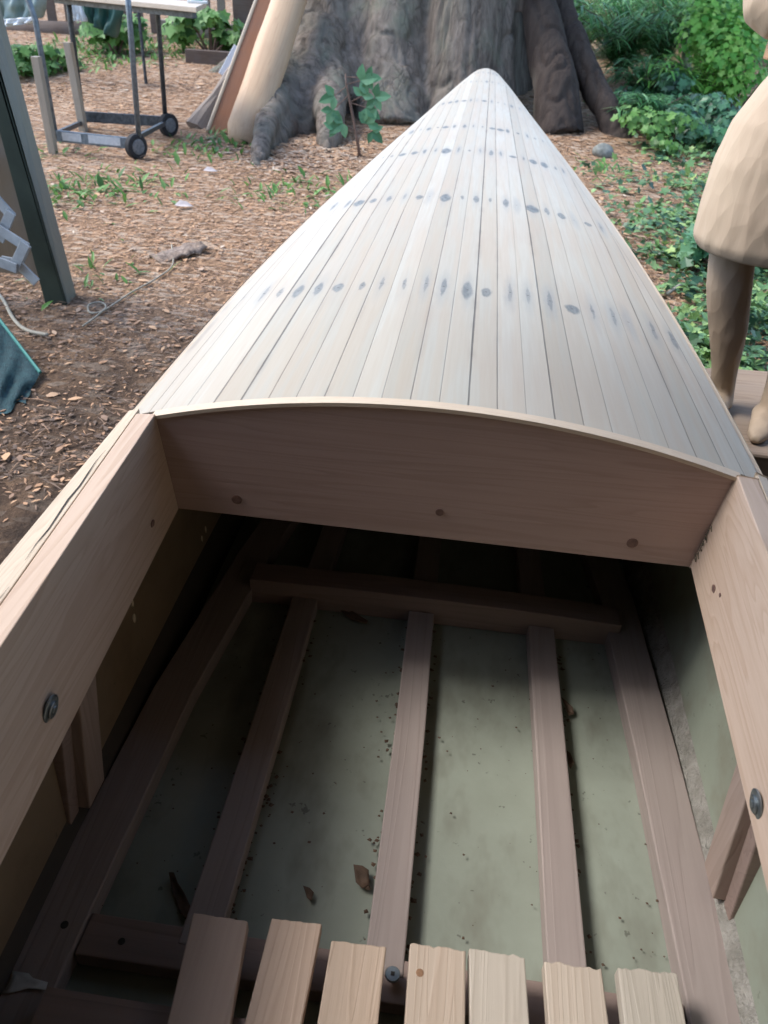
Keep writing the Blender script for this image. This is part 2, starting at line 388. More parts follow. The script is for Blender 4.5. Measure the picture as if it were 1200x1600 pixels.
def make_deck():
    ys = list(np.linspace(.016, 4.7, 130)) + list(np.linspace(4.74, 5.119, 22)); us = list(np.linspace(-1, 1, 49))
    vs = []; fs = []; ed = []; rv = []; rg = []
    for y in ys:
        h = hws(y)
        for u in us:
            x = u*h; vs.append((x, y, deckz(x, y))); ed.append(min(h-abs(x), 5.12-y))
            rv.append(lerp(y, ROWY, list(range(len(ROWY)))))
            k = min(len(ROWY)-2, max(0, int(rv[-1]))); rg.append(ROWY[k+1]-ROWY[k])
    n = len(us)
    for j in range(len(ys)-1):
        for i in range(n-1): fs.append((j*n+i, j*n+i+1, (j+1)*n+i+1, (j+1)*n+i))
    mb = MB(); mb.add(vs, fs); o = mb.build('deck', M_deck, smooth=True); o.parent = boat; o.location = -Vector(boat.location)
    for nm, d in (('edge', ed), ('rowv', rv), ('rowgap', rg)):
        a = o.data.attributes.new(nm, 'FLOAT', 'POINT'); a.data.foreach_set('value', d)
    s = o.modifiers.new('thick', 'SOLIDIFY'); s.thickness = .011; s.offset = -1
    s = o.modifiers.new('es', 'EDGE_SPLIT'); s.split_angle = R_(35)
    return o
deck = make_deck()

# bulkhead board under the cambered deck edge
mb = MB(); N = 40; HB = .147
top = [(-.378+.757*i/N) for i in range(N+1)]
vs = []
for x in top: vs.append((x, 0.0, deckz(x, 0)-.0015))
for x in top: vs.append((x*.957, 0.0, Z0-HB))
for x in top: vs.append((x, .02, deckz(x, 0)-.0125))
for x in top: vs.append((x*.957, .02, Z0-HB))
a, b, c_, d = 0, N+1, 2*(N+1), 3*(N+1)
fs = []
for i in range(N):
    fs += [(b+i, b+i+1, a+i+1, a+i), (c_+i, c_+i+1, d+i+1, d+i), (a+i, a+i+1, c_+i+1, c_+i), (b+i+1, b+i, d+i, d+i+1)]
fs += [(a, c_, d, b), (a+N, b+N, d+N, c_+N)]
mb.add(vs, fs); bulk = P(mb, 'bulkhead', M_bulk, boat)
def disc(c, nrm, r, t, mat, par, name, n=16, hole=0.0):
    c = Vector(c); nrm = Vector(nrm).normalized(); a = nrm.orthogonal().normalized(); b = nrm.cross(a); mb = MB(); vs = []
    for h, rr in ((0, r), (t*.7, r), (t, r*.9)):
        for k in range(n):
            q = 2*math.pi*k/n; vs.append(c + a*math.cos(q)*rr + b*math.sin(q)*rr + nrm*h)
    fs = [(j*n+k, j*n+(k+1)%n, (j+1)*n+(k+1)%n, (j+1)*n+k) for j in range(2) for k in range(n)] + [tuple(2*n+k for k in range(n))]
    mb.add(vs, fs); return P(mb, name, mat, par, smooth=False)
for px, py, r in ((370, 780, .0075), (687, 800, .0058), (988, 848, .0078)):
    q = AY(px, py, 0); disc((q.x, -.0002, q.z), (0, -1, 0), r, .0012, M_plug, bulk, 'plug')
# trim: the pale edge of the deck strips along the cockpit
mb = MB(); vs = []
for x in [(-.384+.770*i/50) for i in range(51)]:
    z = deckz(x, 0); vs += [(x, -.004, z-.0035), (x, -.004, z+.0018), (x, .0155, z+.0012), (x, .0155, z-.010)]
fs = []
for i in range(50):
    o_ = i*4
    for k in range(4): fs.append((o_+k, o_+4+k, o_+4+(k+1) % 4, o_+(k+1) % 4))
mb.add(vs, [(0,1,2,3), (203,202,201,200)] + fs); P(mb, 'deck_trim', M_trim, boat)

# side boards (coamings) with gunwale strips
YA = -1.75
def coaming(s):
    mb = MB(); ys = list(np.linspace(YA, -.001, 24)); vs = []; fs = []
    for y in ys:
        xt = .378 + .062*y if y > -.7 else .3346 + .045*(y+.7)
        xb = xt - .017
        vs += [(s*xt, y, Z0+.0035), (s*xb, y, Z0-HB), (s*(xb+.022), y, Z0-HB), (s*(xt+.026), y, Z0+.0015)]
    for i in range(len(ys)-1):
        for k in range(4):
            q = (i*4+k, i*4+(k+1) % 4, i*4+4+(k+1) % 4, i*4+4+k)
            fs.append(q if s > 0 else q[::-1])
    fs += [(0,1,2,3), tuple(len(vs)-4+k for k in (3,2,1,0))]
    mb.add(vs, fs); co = P(mb, 'coaming', M_coam, boat, bevel=.0012)
    mb = MB(); vs = []; fs = []
    ys = list(np.linspace(-2.3, .0145, 40))
    for y in ys:
        xt = (.378 + .062*y if y > -.7 else .3346 + .045*(y+.7)) + .0272
        if y < YA: xt = hws(y)-.02
        h = max(hws(y)+.004, xt+.012)
        vs += [(s*xt, y, Z0+.0012), (s*xt, y, Z0-.02), (s*h, y, Z0-.024), (s*h, y, Z0-.004)]
    for i in range(len(ys)-1):
        for k in range(4):
            q = (i*4+k, i*4+(k+1) % 4, i*4+4+(k+1) % 4, i*4+4+k)
            fs.append(q if s > 0 else q[::-1])
    fs += [(0,1,2,3), tuple(len(vs)-4+k for k in (3,2,1,0))]
    mb.add(vs, fs); g = P(mb, 'gunwale', M_gun, boat, bevel=.0015)
    for (y0, y1, off) in ((-.32, -.10, .006), (-.62, -.36, .004)):
        mb = MB()
        pts = []
        for i in range(9):
            y = y0+(y1-y0)*i/8; xt = .378+.062*y+.0272+off + .0012*math.sin(i*2.1)
            pts.append((s*xt, y))
        wd = .0010
        for i in range(8):
            (ax, ay), (bx_, by) = pts[i], pts[i+1]; w0 = wd*math.sin(math.pi*i/8); w1 = wd*math.sin(math.pi*(i+1)/8)
            za = Z0+.0003
            zz = lambda xx, yy: Z0+.0016 - (abs(xx)-(.405+.062*yy))*.12
            mb.add([(ax-w0, ay, zz(ax, ay)), (ax+w0+.0002, ay, zz(ax, ay)), (bx_+w1+.0002, by, zz(bx_, by)), (bx_-w1, by, zz(bx_, by))], [(0,1,2,3)])
        P(mb, 'crack', M_crack, g)
    return co
nl = (1, 0, -.115)
for s in (-1, 1):
    co = coaming(s)
    pin = lambda y, z: (s*(.378+.062*y - .017*((Z0-z)/HB)), y, z)
    nrm = (-s, 0, -.115)
    for (y, z, r) in ((-.095, Z0-.108, .0062),): disc(Vector(pin(y, z))+Vector((s*.0004,0,0)), nrm, r, .0014, M_plug, co, 'plug')
    tgt = (78, 1108) if s < 0 else (1183, 1257); yy_, zz_ = -.398, Z0-.108
    for _ in range(12):
        d_ = ray(*tgt); t_ = (pin(yy_, zz_)[0]-CAM[0])/d_[0]; p_ = CAM+d_*t_; yy_, zz_ = float(p_[1]), float(p_[2])
    c0 = Vector(pin(yy_, zz_)); bo = disc(c0, nrm, .0145, .0022, M_steel, co, 'washer', 24)
    nv = Vector(nrm).normalized(); disc(c0+nv*.0022, nrm, .0088, .0022, M_steel, bo, 'bolt_head', 20); disc(c0+nv*.0044, nrm, .0045, .0012, M_steel, bo, 'screw_end', 6)
    if s > 0: disc(Vector(pin(-.118, Z0-.098)), nrm, .003, .001, M_plug, co, 'plug')
# torn pitch and splinters in the right corner
mb = MB()
for i in range(16):
    t = i/15; z = Z0-.075-.055*t; x = .378-.017*((Z0-z)/HB); mb.bar((x-.001, -.0005-.002*random.random(), z), (x-.004*random.random()-.001, -.004-.010*random.random(), z-.004+.008*random.random()), .0014, .0010)
P(mb, 'splinters', plain('dark_splinter', (.06,.06,.045), (.14,.11,.07), 60), bulk)

# hull shells
def section(y):
    h = hws(y); t = max(0, (y-1.0)/4.1); t = min(t, 1)
    bot = Z0-.445 + .20*t**2.2; cz = Z0-.395 + .22*t**2
    hb = (h-.03)*(1-.55*t) if y < 5.0 else h*.3
    if y < -1.0: bot += .05*(-1.0-y); hb *= 1-.1*(-1-y)
    return [(h, sheer(y)-.016), (h+.010*(1-t), Z0-.2+.08*t), (max(h-.002, .002)*(1-.12*t), cz), (max(hb, .002), bot)], bot
def shell(s, i0, i1, mat, name):
    ys = list(np.linspace(-2.38, 4.9, 80)) + [5.0, 5.06, 5.10]; mb = MB(); vs = []; fs = []
    for y in ys:
        sec, _ = section(y)
        for x, z in sec[i0:i1]: vs.append((s*x, y, z))
    n = i1-i0
    for j in range(len(ys)-1):
        for i in range(n-1):
            q = (j*n+i, j*n+i+1, (j+1)*n+i+1, (j+1)*n+i); fs.append(q)
    mb.add(vs, fs); o = P(mb, name, mat, boat)
    return o
sl_ = shell(-1, 0, 3, M_sideL, 'hull_side'); sl_['label'] = 'resin coated inner side coloured amber by light shining through'
sr_ = shell(1, 0, 3, M_sideR, 'hull_side'); sr_['label'] = 'grey green painted inner side'
shell(-1, 2, 4, hullpaint('dark_left_chine', (.07,.055,.04), (.05,.04,.03), (.03,.025,.02), .3), 'chine_strip'); shell(1, 2, 4, M_fuzz, 'chine_strip')  # left strip coloured darker than the right one
M_glint = plain('pale_leak_glint', (.62,.50,.32), (.75,.66,.50), 60, .15, .2, spec=.8)  # pale glossy beads stand in for light leaking along the left side
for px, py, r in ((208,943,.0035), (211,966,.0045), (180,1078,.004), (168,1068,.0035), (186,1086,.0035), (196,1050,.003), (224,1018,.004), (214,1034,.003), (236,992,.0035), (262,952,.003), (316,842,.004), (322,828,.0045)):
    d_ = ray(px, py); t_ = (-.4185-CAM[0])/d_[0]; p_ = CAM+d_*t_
    P(MB().ell((float(p_[0])-.001, float(p_[1]), max(float(p_[2]), Z0-.395)), (.0022, r, r*1.9), 10, 7), 'leak_glint', M_glint, boat, smooth=True)
mb = MB(); ys = list(np.linspace(-2.38, 4.9, 80)) + [5.0, 5.1]; vs = []; fs = []
for y in ys:
    sec, bz = section(y); x = sec[3][0]
    for u in (-1, -.5, 0, .5, 1): vs.append((x*u, y, bz - .004*(1-u*u)))
for j in range(len(ys)-1):
    for i in range(4): fs.append((j*5+i, j*5+i+1, (j+1)*5+i+1, (j+1)*5+i))
mb.add(vs, fs); P(mb, 'hull_bottom', M_floor, boat)
# outer skin a little outside, so the hull has thickness from any side
mb = MB(); vs = []; fs = []; ys = list(np.linspace(-2.39, 4.9, 80)) + [5.0, 5.06, 5.115]
for y in ys:
    sec, bz = section(y)
    pr = [(x+.010, z) for x, z in sec[:3]] + [(sec[3][0]+.004, sec[3][1]-.012)]
    for x, z in pr: vs.append((x, y, z))
    vs.append((0, y, bz-.018))
    for x, z in pr[::-1]: vs.append((-x, y, z))
n = 9
for j in range(len(ys)-1):
    for i in range(n-1): fs.append((j*n+i, (j+1)*n+i, (j+1)*n+i+1, j*n+i+1))
e = (len(ys)-1)*n
fs += [tuple(range(n)), tuple(e+i for i in range(n))[::-1]]
mb.add(vs, fs); P(mb, 'hull_skin', M_bottom, boat)
# rub rail under the deck edge
for s in (-1, 1):
    pts = [(s*(hws(y)+.006), y, sheer(y)-.020) for y in list(np.linspace(.02, 4.8, 60)) + [4.95, 5.05, 5.1]]
    mb = MB(); vs = []; fs = []
    for (x, y, z) in pts: vs += [(x-s*.008, y, z+.004), (x+s*.004, y, z+.003), (x+s*.004, y, z-.014), (x-s*.008, y, z-.014)]
    for i in range(len(pts)-1):
        for k in range(4):
            q = (i*4+k, i*4+(k+1) % 4, i*4+4+(k+1) % 4, i*4+4+k); fs.append(q if s < 0 else q[::-1])
    mb.add(vs, fs); P(mb, 'rub_rail', M_gun, boat)
# transom and stem block
P(MB().hexa([(-.19,-2.40,Z0-.38),(.19,-2.40,Z0-.38),(.19,-2.37,Z0-.38),(-.19,-2.37,Z0-.38),(-.25,-2.42,Z0),(.25,-2.42,Z0),(.25,-2.385,Z0),(-.25,-2.385,Z0)]), 'transom', M_gun, boat)

# floor battens
zb = Z0-.443
def batten(pts, wd, h=.024):
    mb = MB(); vs = []; fs = []
    for (x, y) in pts: vs += [(x-wd/2, y, zb-.004), (x+wd/2, y, zb-.004), (x+wd/2, y, zb+h), (x-wd/2, y, zb+h)]
    for i in range(len(pts)-1):
        for k in range(4): fs.append((i*4+k, i*4+(k+1) % 4, i*4+4+(k+1) % 4, i*4+4+k)[::-1])
    fs += [(0,1,2,3), tuple(len(vs)-4+k for k in (3,2,1,0))]
    mb.add(vs, fs); return P(mb, 'floor_batten', M_batten, boat, bevel=.002)
batten([(-.207,-.46),(-.207,-.1),(-.209,.148)], .045); batten([(.006,-.46),(.004,-.1),(.0,.148)], .045); batten([(.213,-.46),(.212,-.1),(.21,.148)], .045)
batten([(-.36,-1.4),(-.372,-.5),(-.362,-.1),(-.328,.25),(-.28,.6)], .062, .028); batten([(.36,-1.4),(.372,-.45),(.366,-.1),(.352,.25),(.31,.6)], .062, .028)
for x in (-.2, 0, .2): batten([(x,.205),(x*.9,.9)], .045)
# floor frames
def frame(y0, y1, z1, prof=None, xa=-.36, xb=.365):
    mb = MB(); vs = []; fs = []; n = 24
    for i in range(n+1):
        x = xa+(xb-xa)*i/n; zt = z1 + (prof(x) if prof else 0)
        vs += [(x, y0, zb-.003), (x, y1, zb-.003), (x, y1, zt), (x, y0, zt)]
    for i in range(n):
        for k in range(4): fs.append((i*4+k, i*4+(k+1) % 4, i*4+4+(k+1) % 4, i*4+4+k))
    fs += [(0,3,2,1), tuple(n*4+k for k in (0,1,2,3))]
    mb.add(vs, fs); return P(mb, 'floor_frame', M_frame, boat, bevel=.002)
frame(.150, .200, zb+.048, lambda x: .006*math.cos(x*5)-.004*x, -.31, .345)
frame(-.487, -.440, zb+.0225, None, -.339, .339)
frame(-1.10, -1.05, zb+.0225, None, -.325, .325)
P(MB().box(-.42, -.404, -.485, -.442, zb, zb+.02), 'frame_end', M_frame, boat)
# side ribs
for s in (-1, 1):
    for y in (-.275, -1.0):
        mb = MB(); x0 = .36; x1 = .420
        mb.hexa([(s*x1, y-.05, Z0-.40), (s*(x0+.03), y-.05, Z0-.40), (s*(x0+.03), y-.005, Z0-.40), (s*x1, y-.005, Z0-.40),
                 (s*(x1-.004), y, Z0-.10), (s*(x0+.024), y, Z0-.10), (s*(x0+.024), y+.045, Z0-.10), (s*(x1-.004), y+.045, Z0-.10)][::1])
        P(mb, 'side_rib', M_rib, boat, bevel=.002)
        if y > -.5:
            mb = MB(); mb.hexa([(s*x1, y-.075, Z0-.41), (s*(x0+.045), y-.075, Z0-.41), (s*(x0+.045), y-.051, Z0-.41), (s*x1, y-.051, Z0-.41),
                 (s*(x1-.004), y-.026, Z0-.10), (s*(x0+.035), y-.026, Z0-.10), (s*(x0+.035), y-.001, Z0-.10), (s*(x1-.004), y-.001, Z0-.10)])
            o_ = P(mb, 'side_rib', M_frame, boat, bevel=.002); o_['label'] = 'darker narrow rib doubled against its neighbour'
# nail heads on battens
q = AZ(101, 1445, zb+.0285); disc(q, (0,0,1), .0045, .0006, M_crack, boat, 'nail')
q = AZ(190, 1471, zb+.023); disc(q, (0,0,1), .004, .0006, M_crack, boat, 'nail')
q = AZ(1018, 1590, zb+.028); disc(q, (0,0,1), .006, .0008, M_steel, boat, 'nail')

# trestles below
M_tr = wood('trestle_timber', (.22,.17,.12), (.12,.09,.06), 'X', 20, 100)
for i, (y, hgt, lab) in enumerate(((-1.2, .325, 'low timber trestle under the cockpit of the boat'), (2.2, .356, 'low timber trestle under the foredeck of the boat'))):
    t = thing('trestle', lab, 'trestle', (0, y, 0), 'trestles under the boat')
    if i == 0: hgt = section(y)[1]-.022
    else: hgt = section(y)[1]-.022
    g0 = gz(0, y)
    P(MB().box(-.34, .34, y-.045, y+.045, hgt-.07, hgt), 'top_beam', M_tr, t, bevel=.003)
    for sx in (-1, 1):
        for sy in (-1, 1):
            P(MB().bar((sx*.27, y+sy*.03, hgt-.071), (sx*.33, y+sy*.17, gz(sx*.33, y+sy*.17)-.01), .04, .04, (1,0,0)), 'leg', M_tr, t)

# ---------------------------------------------------------------- loose slatted grating in the cockpit
gr = thing('slatted_grating', 'grating of seven pale sawn slats lying across the cockpit floor', 'grating', (.05, -.7, zb+.02))
cols = [((.55,.41,.31),(.42,.30,.22)), ((.54,.40,.30),(.41,.29,.21)), ((.48,.37,.28),(.37,.27,.19)), ((.46,.38,.30),(.36,.27,.20)), ((.46,.41,.34),(.36,.31,.25)), ((.48,.41,.33),(.38,.30,.23)), ((.47,.42,.35),(.33,.29,.23))]
X = [(-.207,-.147,-.452),(-.122,-.066,-.445),(-.054,.006,-.458),(.031,.092,-.449),(.095,.155,-.445),(.175,.236,-.447),(.253,.317,-.441)]
Q = [(302,1425,388,1438,255,1600,365,1600),(425,1433,503,1443,378,1600,475,1600),(518,1468,604,1478,494,1600,592,1600),(641,1473,728,1484,630,1600,729,1600),(733,1478,820,1494,734,1600,828,1600),(850,1500,940,1513,858,1600,951,1600),(965,1510,1058,1520,980,1600,1068,1600)]
sz = Z0-.36
for i, q in enumerate(Q):
    m = wood('sawn_slat_wood', cols[i][0], cols[i][1], 'Y', 26+3*i, 220, .85, .6, .2, .15, (.3,.2,.13), knots=(.5 if i == 3 else 0))
    A, B, C1, D = AZ(q[0], q[1], sz), AZ(q[2], q[3], sz), AZ(q[4], q[5], sz), AZ(q[6], q[7], sz)
    W_ = (B.x-A.x); k1 = (C1.x-A.x)/(C1.y-A.y); k2 = (D.x-B.x)/(D.y-B.y); k = max(-.12, min(.12, (k1+k2)/2))
    L = 1.05; yb = -.47-L
    xa = A.x + k*(yb-A.y); xb = B.x + k*(yb-B.y)
    mb = MB(); n = 14; vs = []; fs = []
    for e_ in range(n+1):          # a slightly ragged sawn end
        t = e_/n; j = (random.random()-.5)*(.0012 if i < 3 else .003)
        fx = A.x+(B.x-A.x)*t; fy = A.y+(B.y-A.y)*t + j
        bx_ = xa+(xb-xa)*t
        vs += [(bx_, yb, sz-.018), (fx, fy, sz-.018), (fx, fy-.0005, sz), (bx_, yb, sz)]
    for e_ in range(n):
        for k_ in range(4): fs.append((e_*4+k_, e_*4+(k_+1) % 4, e_*4+4+(k_+1) % 4, e_*4+4+k_))
    fs += [(0,3,2,1), tuple(n*4+k_ for k_ in (0,1,2,3))]
    mb.add(vs, fs); so_ = P(mb, 'slat', m, gr, bevel=.0015)
    if i == 3:
        kq = AZ(656, 1520, sz); 
        disc((kq.x, kq.y, sz-.0004), (0,0,1), .0042, .0007, plain('knot_brown', (.16,.08,.04), (.30,.17,.09), 200), so_, 'knot')
for y in (-.56, -1.35):
    P(MB().box(-.335, .335, y-.02, y+.02, zb+.0235, sz-.0185), 'cleat', M_frame, gr)
q = AZ(613, 1526, zb+.03)
scw = thing('screw', 'zinc screw with square recess standing between two slats', 'screw', (q.x, q.y, zb+.001))
P(MB().tube([(q.x, q.y, zb+.001), (q.x, q.y, zb+.034)], .0028, 8), 'shank', M_steel, scw); disc((q.x, q.y, zb+.034), (0,0,1), .0085, .003, M_steel, scw, 'head', 20); disc((q.x, q.y, zb+.0371), (0,0,1), .003, .0005, M_crack, scw, 'recess', 4)

# bits lying in the boat
M_dead = plain('dead_leaf_brown', (.055,.035,.022), (.13,.08,.05), 40, .8)
M_pale = plain('torn_white_paper', (.42,.42,.40), (.56,.56,.53), 50, .8)
def curl(pts, z, mat, name, label, cat, lift=.006, group=None):
    """a curled leaf or scrap from an outline of floor points"""
    c = sum((Vector((p[0], p[1], 0)) for p in pts), Vector())/len(pts); mb = MB(); n = len(pts)
    vs = [(p[0]-c.x, p[1]-c.y, lift*(.25+.75*random.random())) for p in pts] + [((p[0]-c.x)*.5, (p[1]-c.y)*.5, lift*.3*random.random()+.001) for p in pts] + [(0, 0, .0012)]
    fs = [(i, (i+1) % n, n+(i+1) % n, n+i) for i in range(n)] + [(n+i, n+(i+1) % n, 2*n) for i in range(n)]
    mb.add(vs, fs); o = mb.build(name, mat, smooth=True); o.location = (c.x, c.y, z)
    s = o.modifiers.new('t', 'SOLIDIFY'); s.thickness = .0008; s.offset = 1
    return tag(o, label, cat, group)
zf = zb+.001
def onf(l, z=None): return [tuple(AZ(a, b, z or zf))[:2] for a, b in l]
curl(onf([(264,1365),(272,1368),(278,1385),(288,1400),(300,1425),(294,1440),(282,1430),(274,1405),(268,1385)]), zf, M_dead, 'dead_leaf', 'long dark curled dead leaf on the floor left of the first slat end', 'leaf', .008)
curl(onf([(552,1356),(566,1358),(576,1362),(577,1385),(566,1390),(556,1380)]), zf, M_dead, 'dead_leaf', 'squarish brown dead leaf against the middle floor batten', 'leaf', .008)
curl(onf([(474,1386),(484,1388),(490,1396),(486,1410),(480,1404)]), zf, M_dead, 'dead_leaf', 'small dark dead leaf alone on the floor ahead of the second slat', 'leaf', .004)
curl(onf([(522,942),(535,942),(552,958),(575,972),(572,978),(550,972),(535,958)]), zf+.0, M_dead, 'dead_leaf', 'dark curled leaf lying by the front floor frame', 'leaf', .006)
curl(onf([(876,1095),(886,1102),(893,1110),(896,1118),(888,1120),(880,1108)]), zf, M_dead, 'dead_leaf', 'small crumpled leaf beside the right middle batten near the shadow edge', 'leaf', .012)
curl(onf([(880,1172),(890,1180),(896,1195),(890,1205),(884,1190)]), zf, M_dead, 'dead_leaf', 'pale brown crumpled leaf beside the right middle batten', 'leaf', .012)
zt = zb+.029
curl(onf([(20,1518),(45,1522),(52,1530),(75,1536),(72,1548),(45,1545),(20,1552),(3,1554),(12,1540),(18,1530)], zt), zt, M_pale, 'paper_scrap', 'torn white paper scrap on the left floor batten', 'paper', .003)
mb = MB()
for i in range(150):               # crumbs of dirt
    x = random.uniform(-.34, .36); y = random.uniform(-.44, .14); r = random.uniform(.0006, .0024)
    a_ = random.random()*6.28; mb.add([(x+math.cos(a_+k*1.57)*r*random.uniform(.6, 1.6), y+math.sin(a_+k*1.57)*r, zf+.0004+r*.3) for k in range(4)] + [(x, y, zf+r)], [(0,1,4),(1,2,4),(2,3,4),(3,0,4)])
for i in range(240):
    x = random.choice((-.181, .031, .239, -.233, -.022)); y = random.uniform(-.44, .14); r = random.uniform(.001, .004); x += random.gauss(0, .004)
    a_ = random.random()*6.28; mb.add([(x+math.cos(a_+k*1.57)*r*random.uniform(.6, 1.6), y+math.sin(a_+k*1.57)*r, zf+.0004+r*.3) for k in range(4)] + [(x, y, zf+r)], [(0,1,4),(1,2,4),(2,3,4),(3,0,4)])
kind(mb.build('floor_dirt', M_dead), 'stuff')['label'] = 'brown crumbs of dirt scattered on the boat floor'

# ---------------------------------------------------------------- big fluted tree
def bark_mat():
    n = NT('fluted_bark')
    wv = n.mapping((1, 1, .28)); fib = n.noise(10, 9, .68, wv, .8); big = n.noise(3.0, 4, .6, n.mapping((1, 1, .3))); fine = n.noise(90, 4, .6, n.mapping((1, 1, .5)))
    wob = n.noise(5, 3, .6, n.mapping((1, 1, .3))); vz = n.sep(n.mapping((1, 1, .022))); cr = n.voro(14, n.comb(n.math('ADD', vz[0], n.math('MULTIPLY', wob, .12)), n.math('ADD', vz[1], n.math('MULTIPLY', wob, .12)), vz[2]), 'DISTANCE_TO_EDGE'); crack = n.ramp(cr, [(.0, .8), (.05, .3), (.14, 0.0)])
    crack = n.math('MULTIPLY', crack, n.ramp(n.noise(4, 3, .6), [(.42, 0.0), (.6, 1.0)]))
    c = n.mix(n.ramp(fib, [(.30, 0.0), (.68, 1.0)]), (.085, .068, .055), (.28, .235, .195))
    c = n.mix(n.math('MULTIPLY', n.ramp(big, [(.42, 0.0), (.65, 1.0)]), .7), c, (.17, .165, .135))
    c = n.mix(n.math('MULTIPLY', fine, .3), c, (.13, .11, .09))
    c = n.mix(n.ramp(n.noise(2.2, 4, .6), [(.55, 0.0), (.7, .45)]), c, (.17, .20, .14))
    c = n.mix(n.math('MULTIPLY', crack, .7), c, (.04, .032, .027))
    ge = n.t.nodes.new('ShaderNodeNewGeometry'); steep = n.math('SUBTRACT', 1.0, n.math('MULTIPLY', n.math('ABSOLUTE', n.sep(ge.outputs['Normal'])[2]), 2.2), clamp=True)
    rib = n.noise(26, 5, .6, n.mapping((1, 1, .035)), .2); rib = n.math('MULTIPLY', n.ramp(rib, [(.38, 0.0), (.62, 1.0)]), steep)
    c = n.mix(n.math('MULTIPLY', rib, .55), c, (.045, .036, .03))
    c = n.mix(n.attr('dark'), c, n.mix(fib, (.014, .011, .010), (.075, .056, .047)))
    n.bump(n.math('ADD', n.math('MULTIPLY', fib, .6), n.math('ADD', n.math('MULTIPLY', fine, .15), n.math('ADD', n.math('MULTIPLY', crack, -.3), n.math('MULTIPLY', rib, -.5)))), .6, .05)
    return n.fin(c, .92, .15)
tree = thing('big_tree', 'massive fluted tree trunk with spreading roots behind the bow', 'tree', (0, 9.9, gz(0, 9.9)))
mb = MB()
def W(px, py, y): return AY(px, py, y)
g9 = 0.1
def lobe(pts, rads, n=20): mb.tube(pts, rads, n)
mb.tube([(-.68,10.8,-.2),(-.68,10.8,.8),(-.68,10.75,2.5),(-.7,10.6,7.5)], [1.36,1.25,1.14,.95], 36)
# left grey lobe, its long low root and a shorter one beside it
lobe([(-1.62,9.8,7),(-1.70,9.55,2.5),(-1.76,9.3,1.15),(-1.86,9.05,.6),(-1.90,8.75,.2),(-1.88,8.4,-.15)], [.26,.28,.285,.34,.40,.42])
lobe([(-2.0,9.1,.8),(-2.10,8.5,.50),(-2.05,7.7,.31),(-1.97,6.9,.18),(-1.86,6.2,.07),(-1.76,5.6,-.04)], [.27,.24,.18,.12,.08,.04])
lobe([(-1.72,8.9,.5),(-1.60,8.1,.34),(-1.48,7.4,.20),(-1.40,6.95,.06),(-1.37,6.7,-.04)], [.25,.20,.15,.12,.07])
lobe([(-1.88,9.0,.75),(-1.86,8.5,.46),(-1.84,7.9,.16),(-1.80,7.4,-.1)], [.34,.32,.26,.16])
lobe([(-1.98,8.9,.4),(-2.02,8.1,.22),(-1.98,7.3,.05),(-1.90,6.5,-.06)], [.34,.29,.21,.12])
lobe([(-1.5,9.3,1.3),(-1.48,9.0,.6),(-1.45,8.6,.1)], [.16,.22,.28])
# central lobes
lobe([(-1.10,9.8,7),(-1.13,9.5,2.5),(-1.14,9.3,1.2),(-1.08,8.95,.5),(-.98,8.45,-.15)], [.30,.33,.34,.38,.45])
lobe([(-.93,9.45,3),(-.90,9.2,1.2),(-.83,8.9,.5),(-.76,8.5,-.1)], [.12,.16,.18,.22])
lobe([(-.28,9.5,7),(-.28,9.3,2.5),(-.30,9.15,1.2),(-.27,9.0,.5),(-.22,8.8,-.2)], [.36,.40,.41,.44,.52])
lobe([(.08,9.5,3),(.06,9.22,1.2),(.12,9.0,.5),(.2,8.7,-.2)], [.15,.17,.2,.26])
# dark right roots leaning outwards
lobe([(.30,10.0,7),(.36,9.5,2.4),(.43,9.2,1.25),(.60,8.95,.85),(.77,8.65,.42),(.86,8.42,.0)], [.20,.20,.19,.21,.25,.27])
lobe([(.46,10.2,7),(.56,9.8,2.4),(.68,9.55,1.25),(.88,9.3,.92),(1.17,8.95,.50),(1.45,8.55,.12),(1.54,8.35,-.1)], [.17,.17,.16,.155,.15,.155,.15])
lobe([(-1.8,10.6,2),(-2.5,10.6,.9),(-3.1,10.4,.35),(-3.6,10.2,.1)], [.4,.3,.2,.1])
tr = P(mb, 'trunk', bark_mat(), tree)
def bd(co):
    t = math.atan2(co.x, -(co.y-10.2))
    q = noise.noise(Vector((co.x*3.5, co.y*3.5, co.z*.45))); rid = max(0, .12-abs(noise.noise(Vector((co.x*5, co.y*5, co.z*.4)))))/.12
    return .03*q - .03*rid + .007*noise.noise(Vector((co.x*14, co.y*14, co.z*2)))
remeshed(tr, .03, 2, bd)
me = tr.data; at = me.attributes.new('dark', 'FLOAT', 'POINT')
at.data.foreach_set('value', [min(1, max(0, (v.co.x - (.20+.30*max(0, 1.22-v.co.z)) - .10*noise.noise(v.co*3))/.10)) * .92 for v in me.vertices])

# ---------------------------------------------------------------- leaves and litter helpers
def leaf_quad(mb, c, d, up, L, Wd, rnd, bend=.2):
    """pointed leaf: base, two sides, tip and a folded midrib"""
    c = Vector(c); d = Vector(d).normalized(); s = d.cross(Vector(up))
    if s.length < 1e-3: s = d.orthogonal()
    s.normalize(); n = s.cross(d)
    m1 = c + d*L*.35 - n*L*bend*.1; m2 = c + d*L*.7 - n*L*bend*.45; tip = c + d*L - n*L*bend
    vs = [c, m1 + s*Wd*.5 + n*Wd*.12, m2 + s*Wd*.36 + n*Wd*.08, tip, m2 - s*Wd*.36 + n*Wd*.08, m1 - s*Wd*.5 + n*Wd*.12, m1, m2]
    mb.add(vs, [(0,6,1),(6,7,2,1),(7,3,2),(0,5,6),(6,5,4,7),(7,4,3)], rnd)
def rdir(zmin=-1, zmax=1):
    z = random.uniform(zmin, zmax); t = random.random()*6.283; r = math.sqrt(max(0, 1-z*z)); return Vector((r*math.cos(t), r*math.sin(t), z))

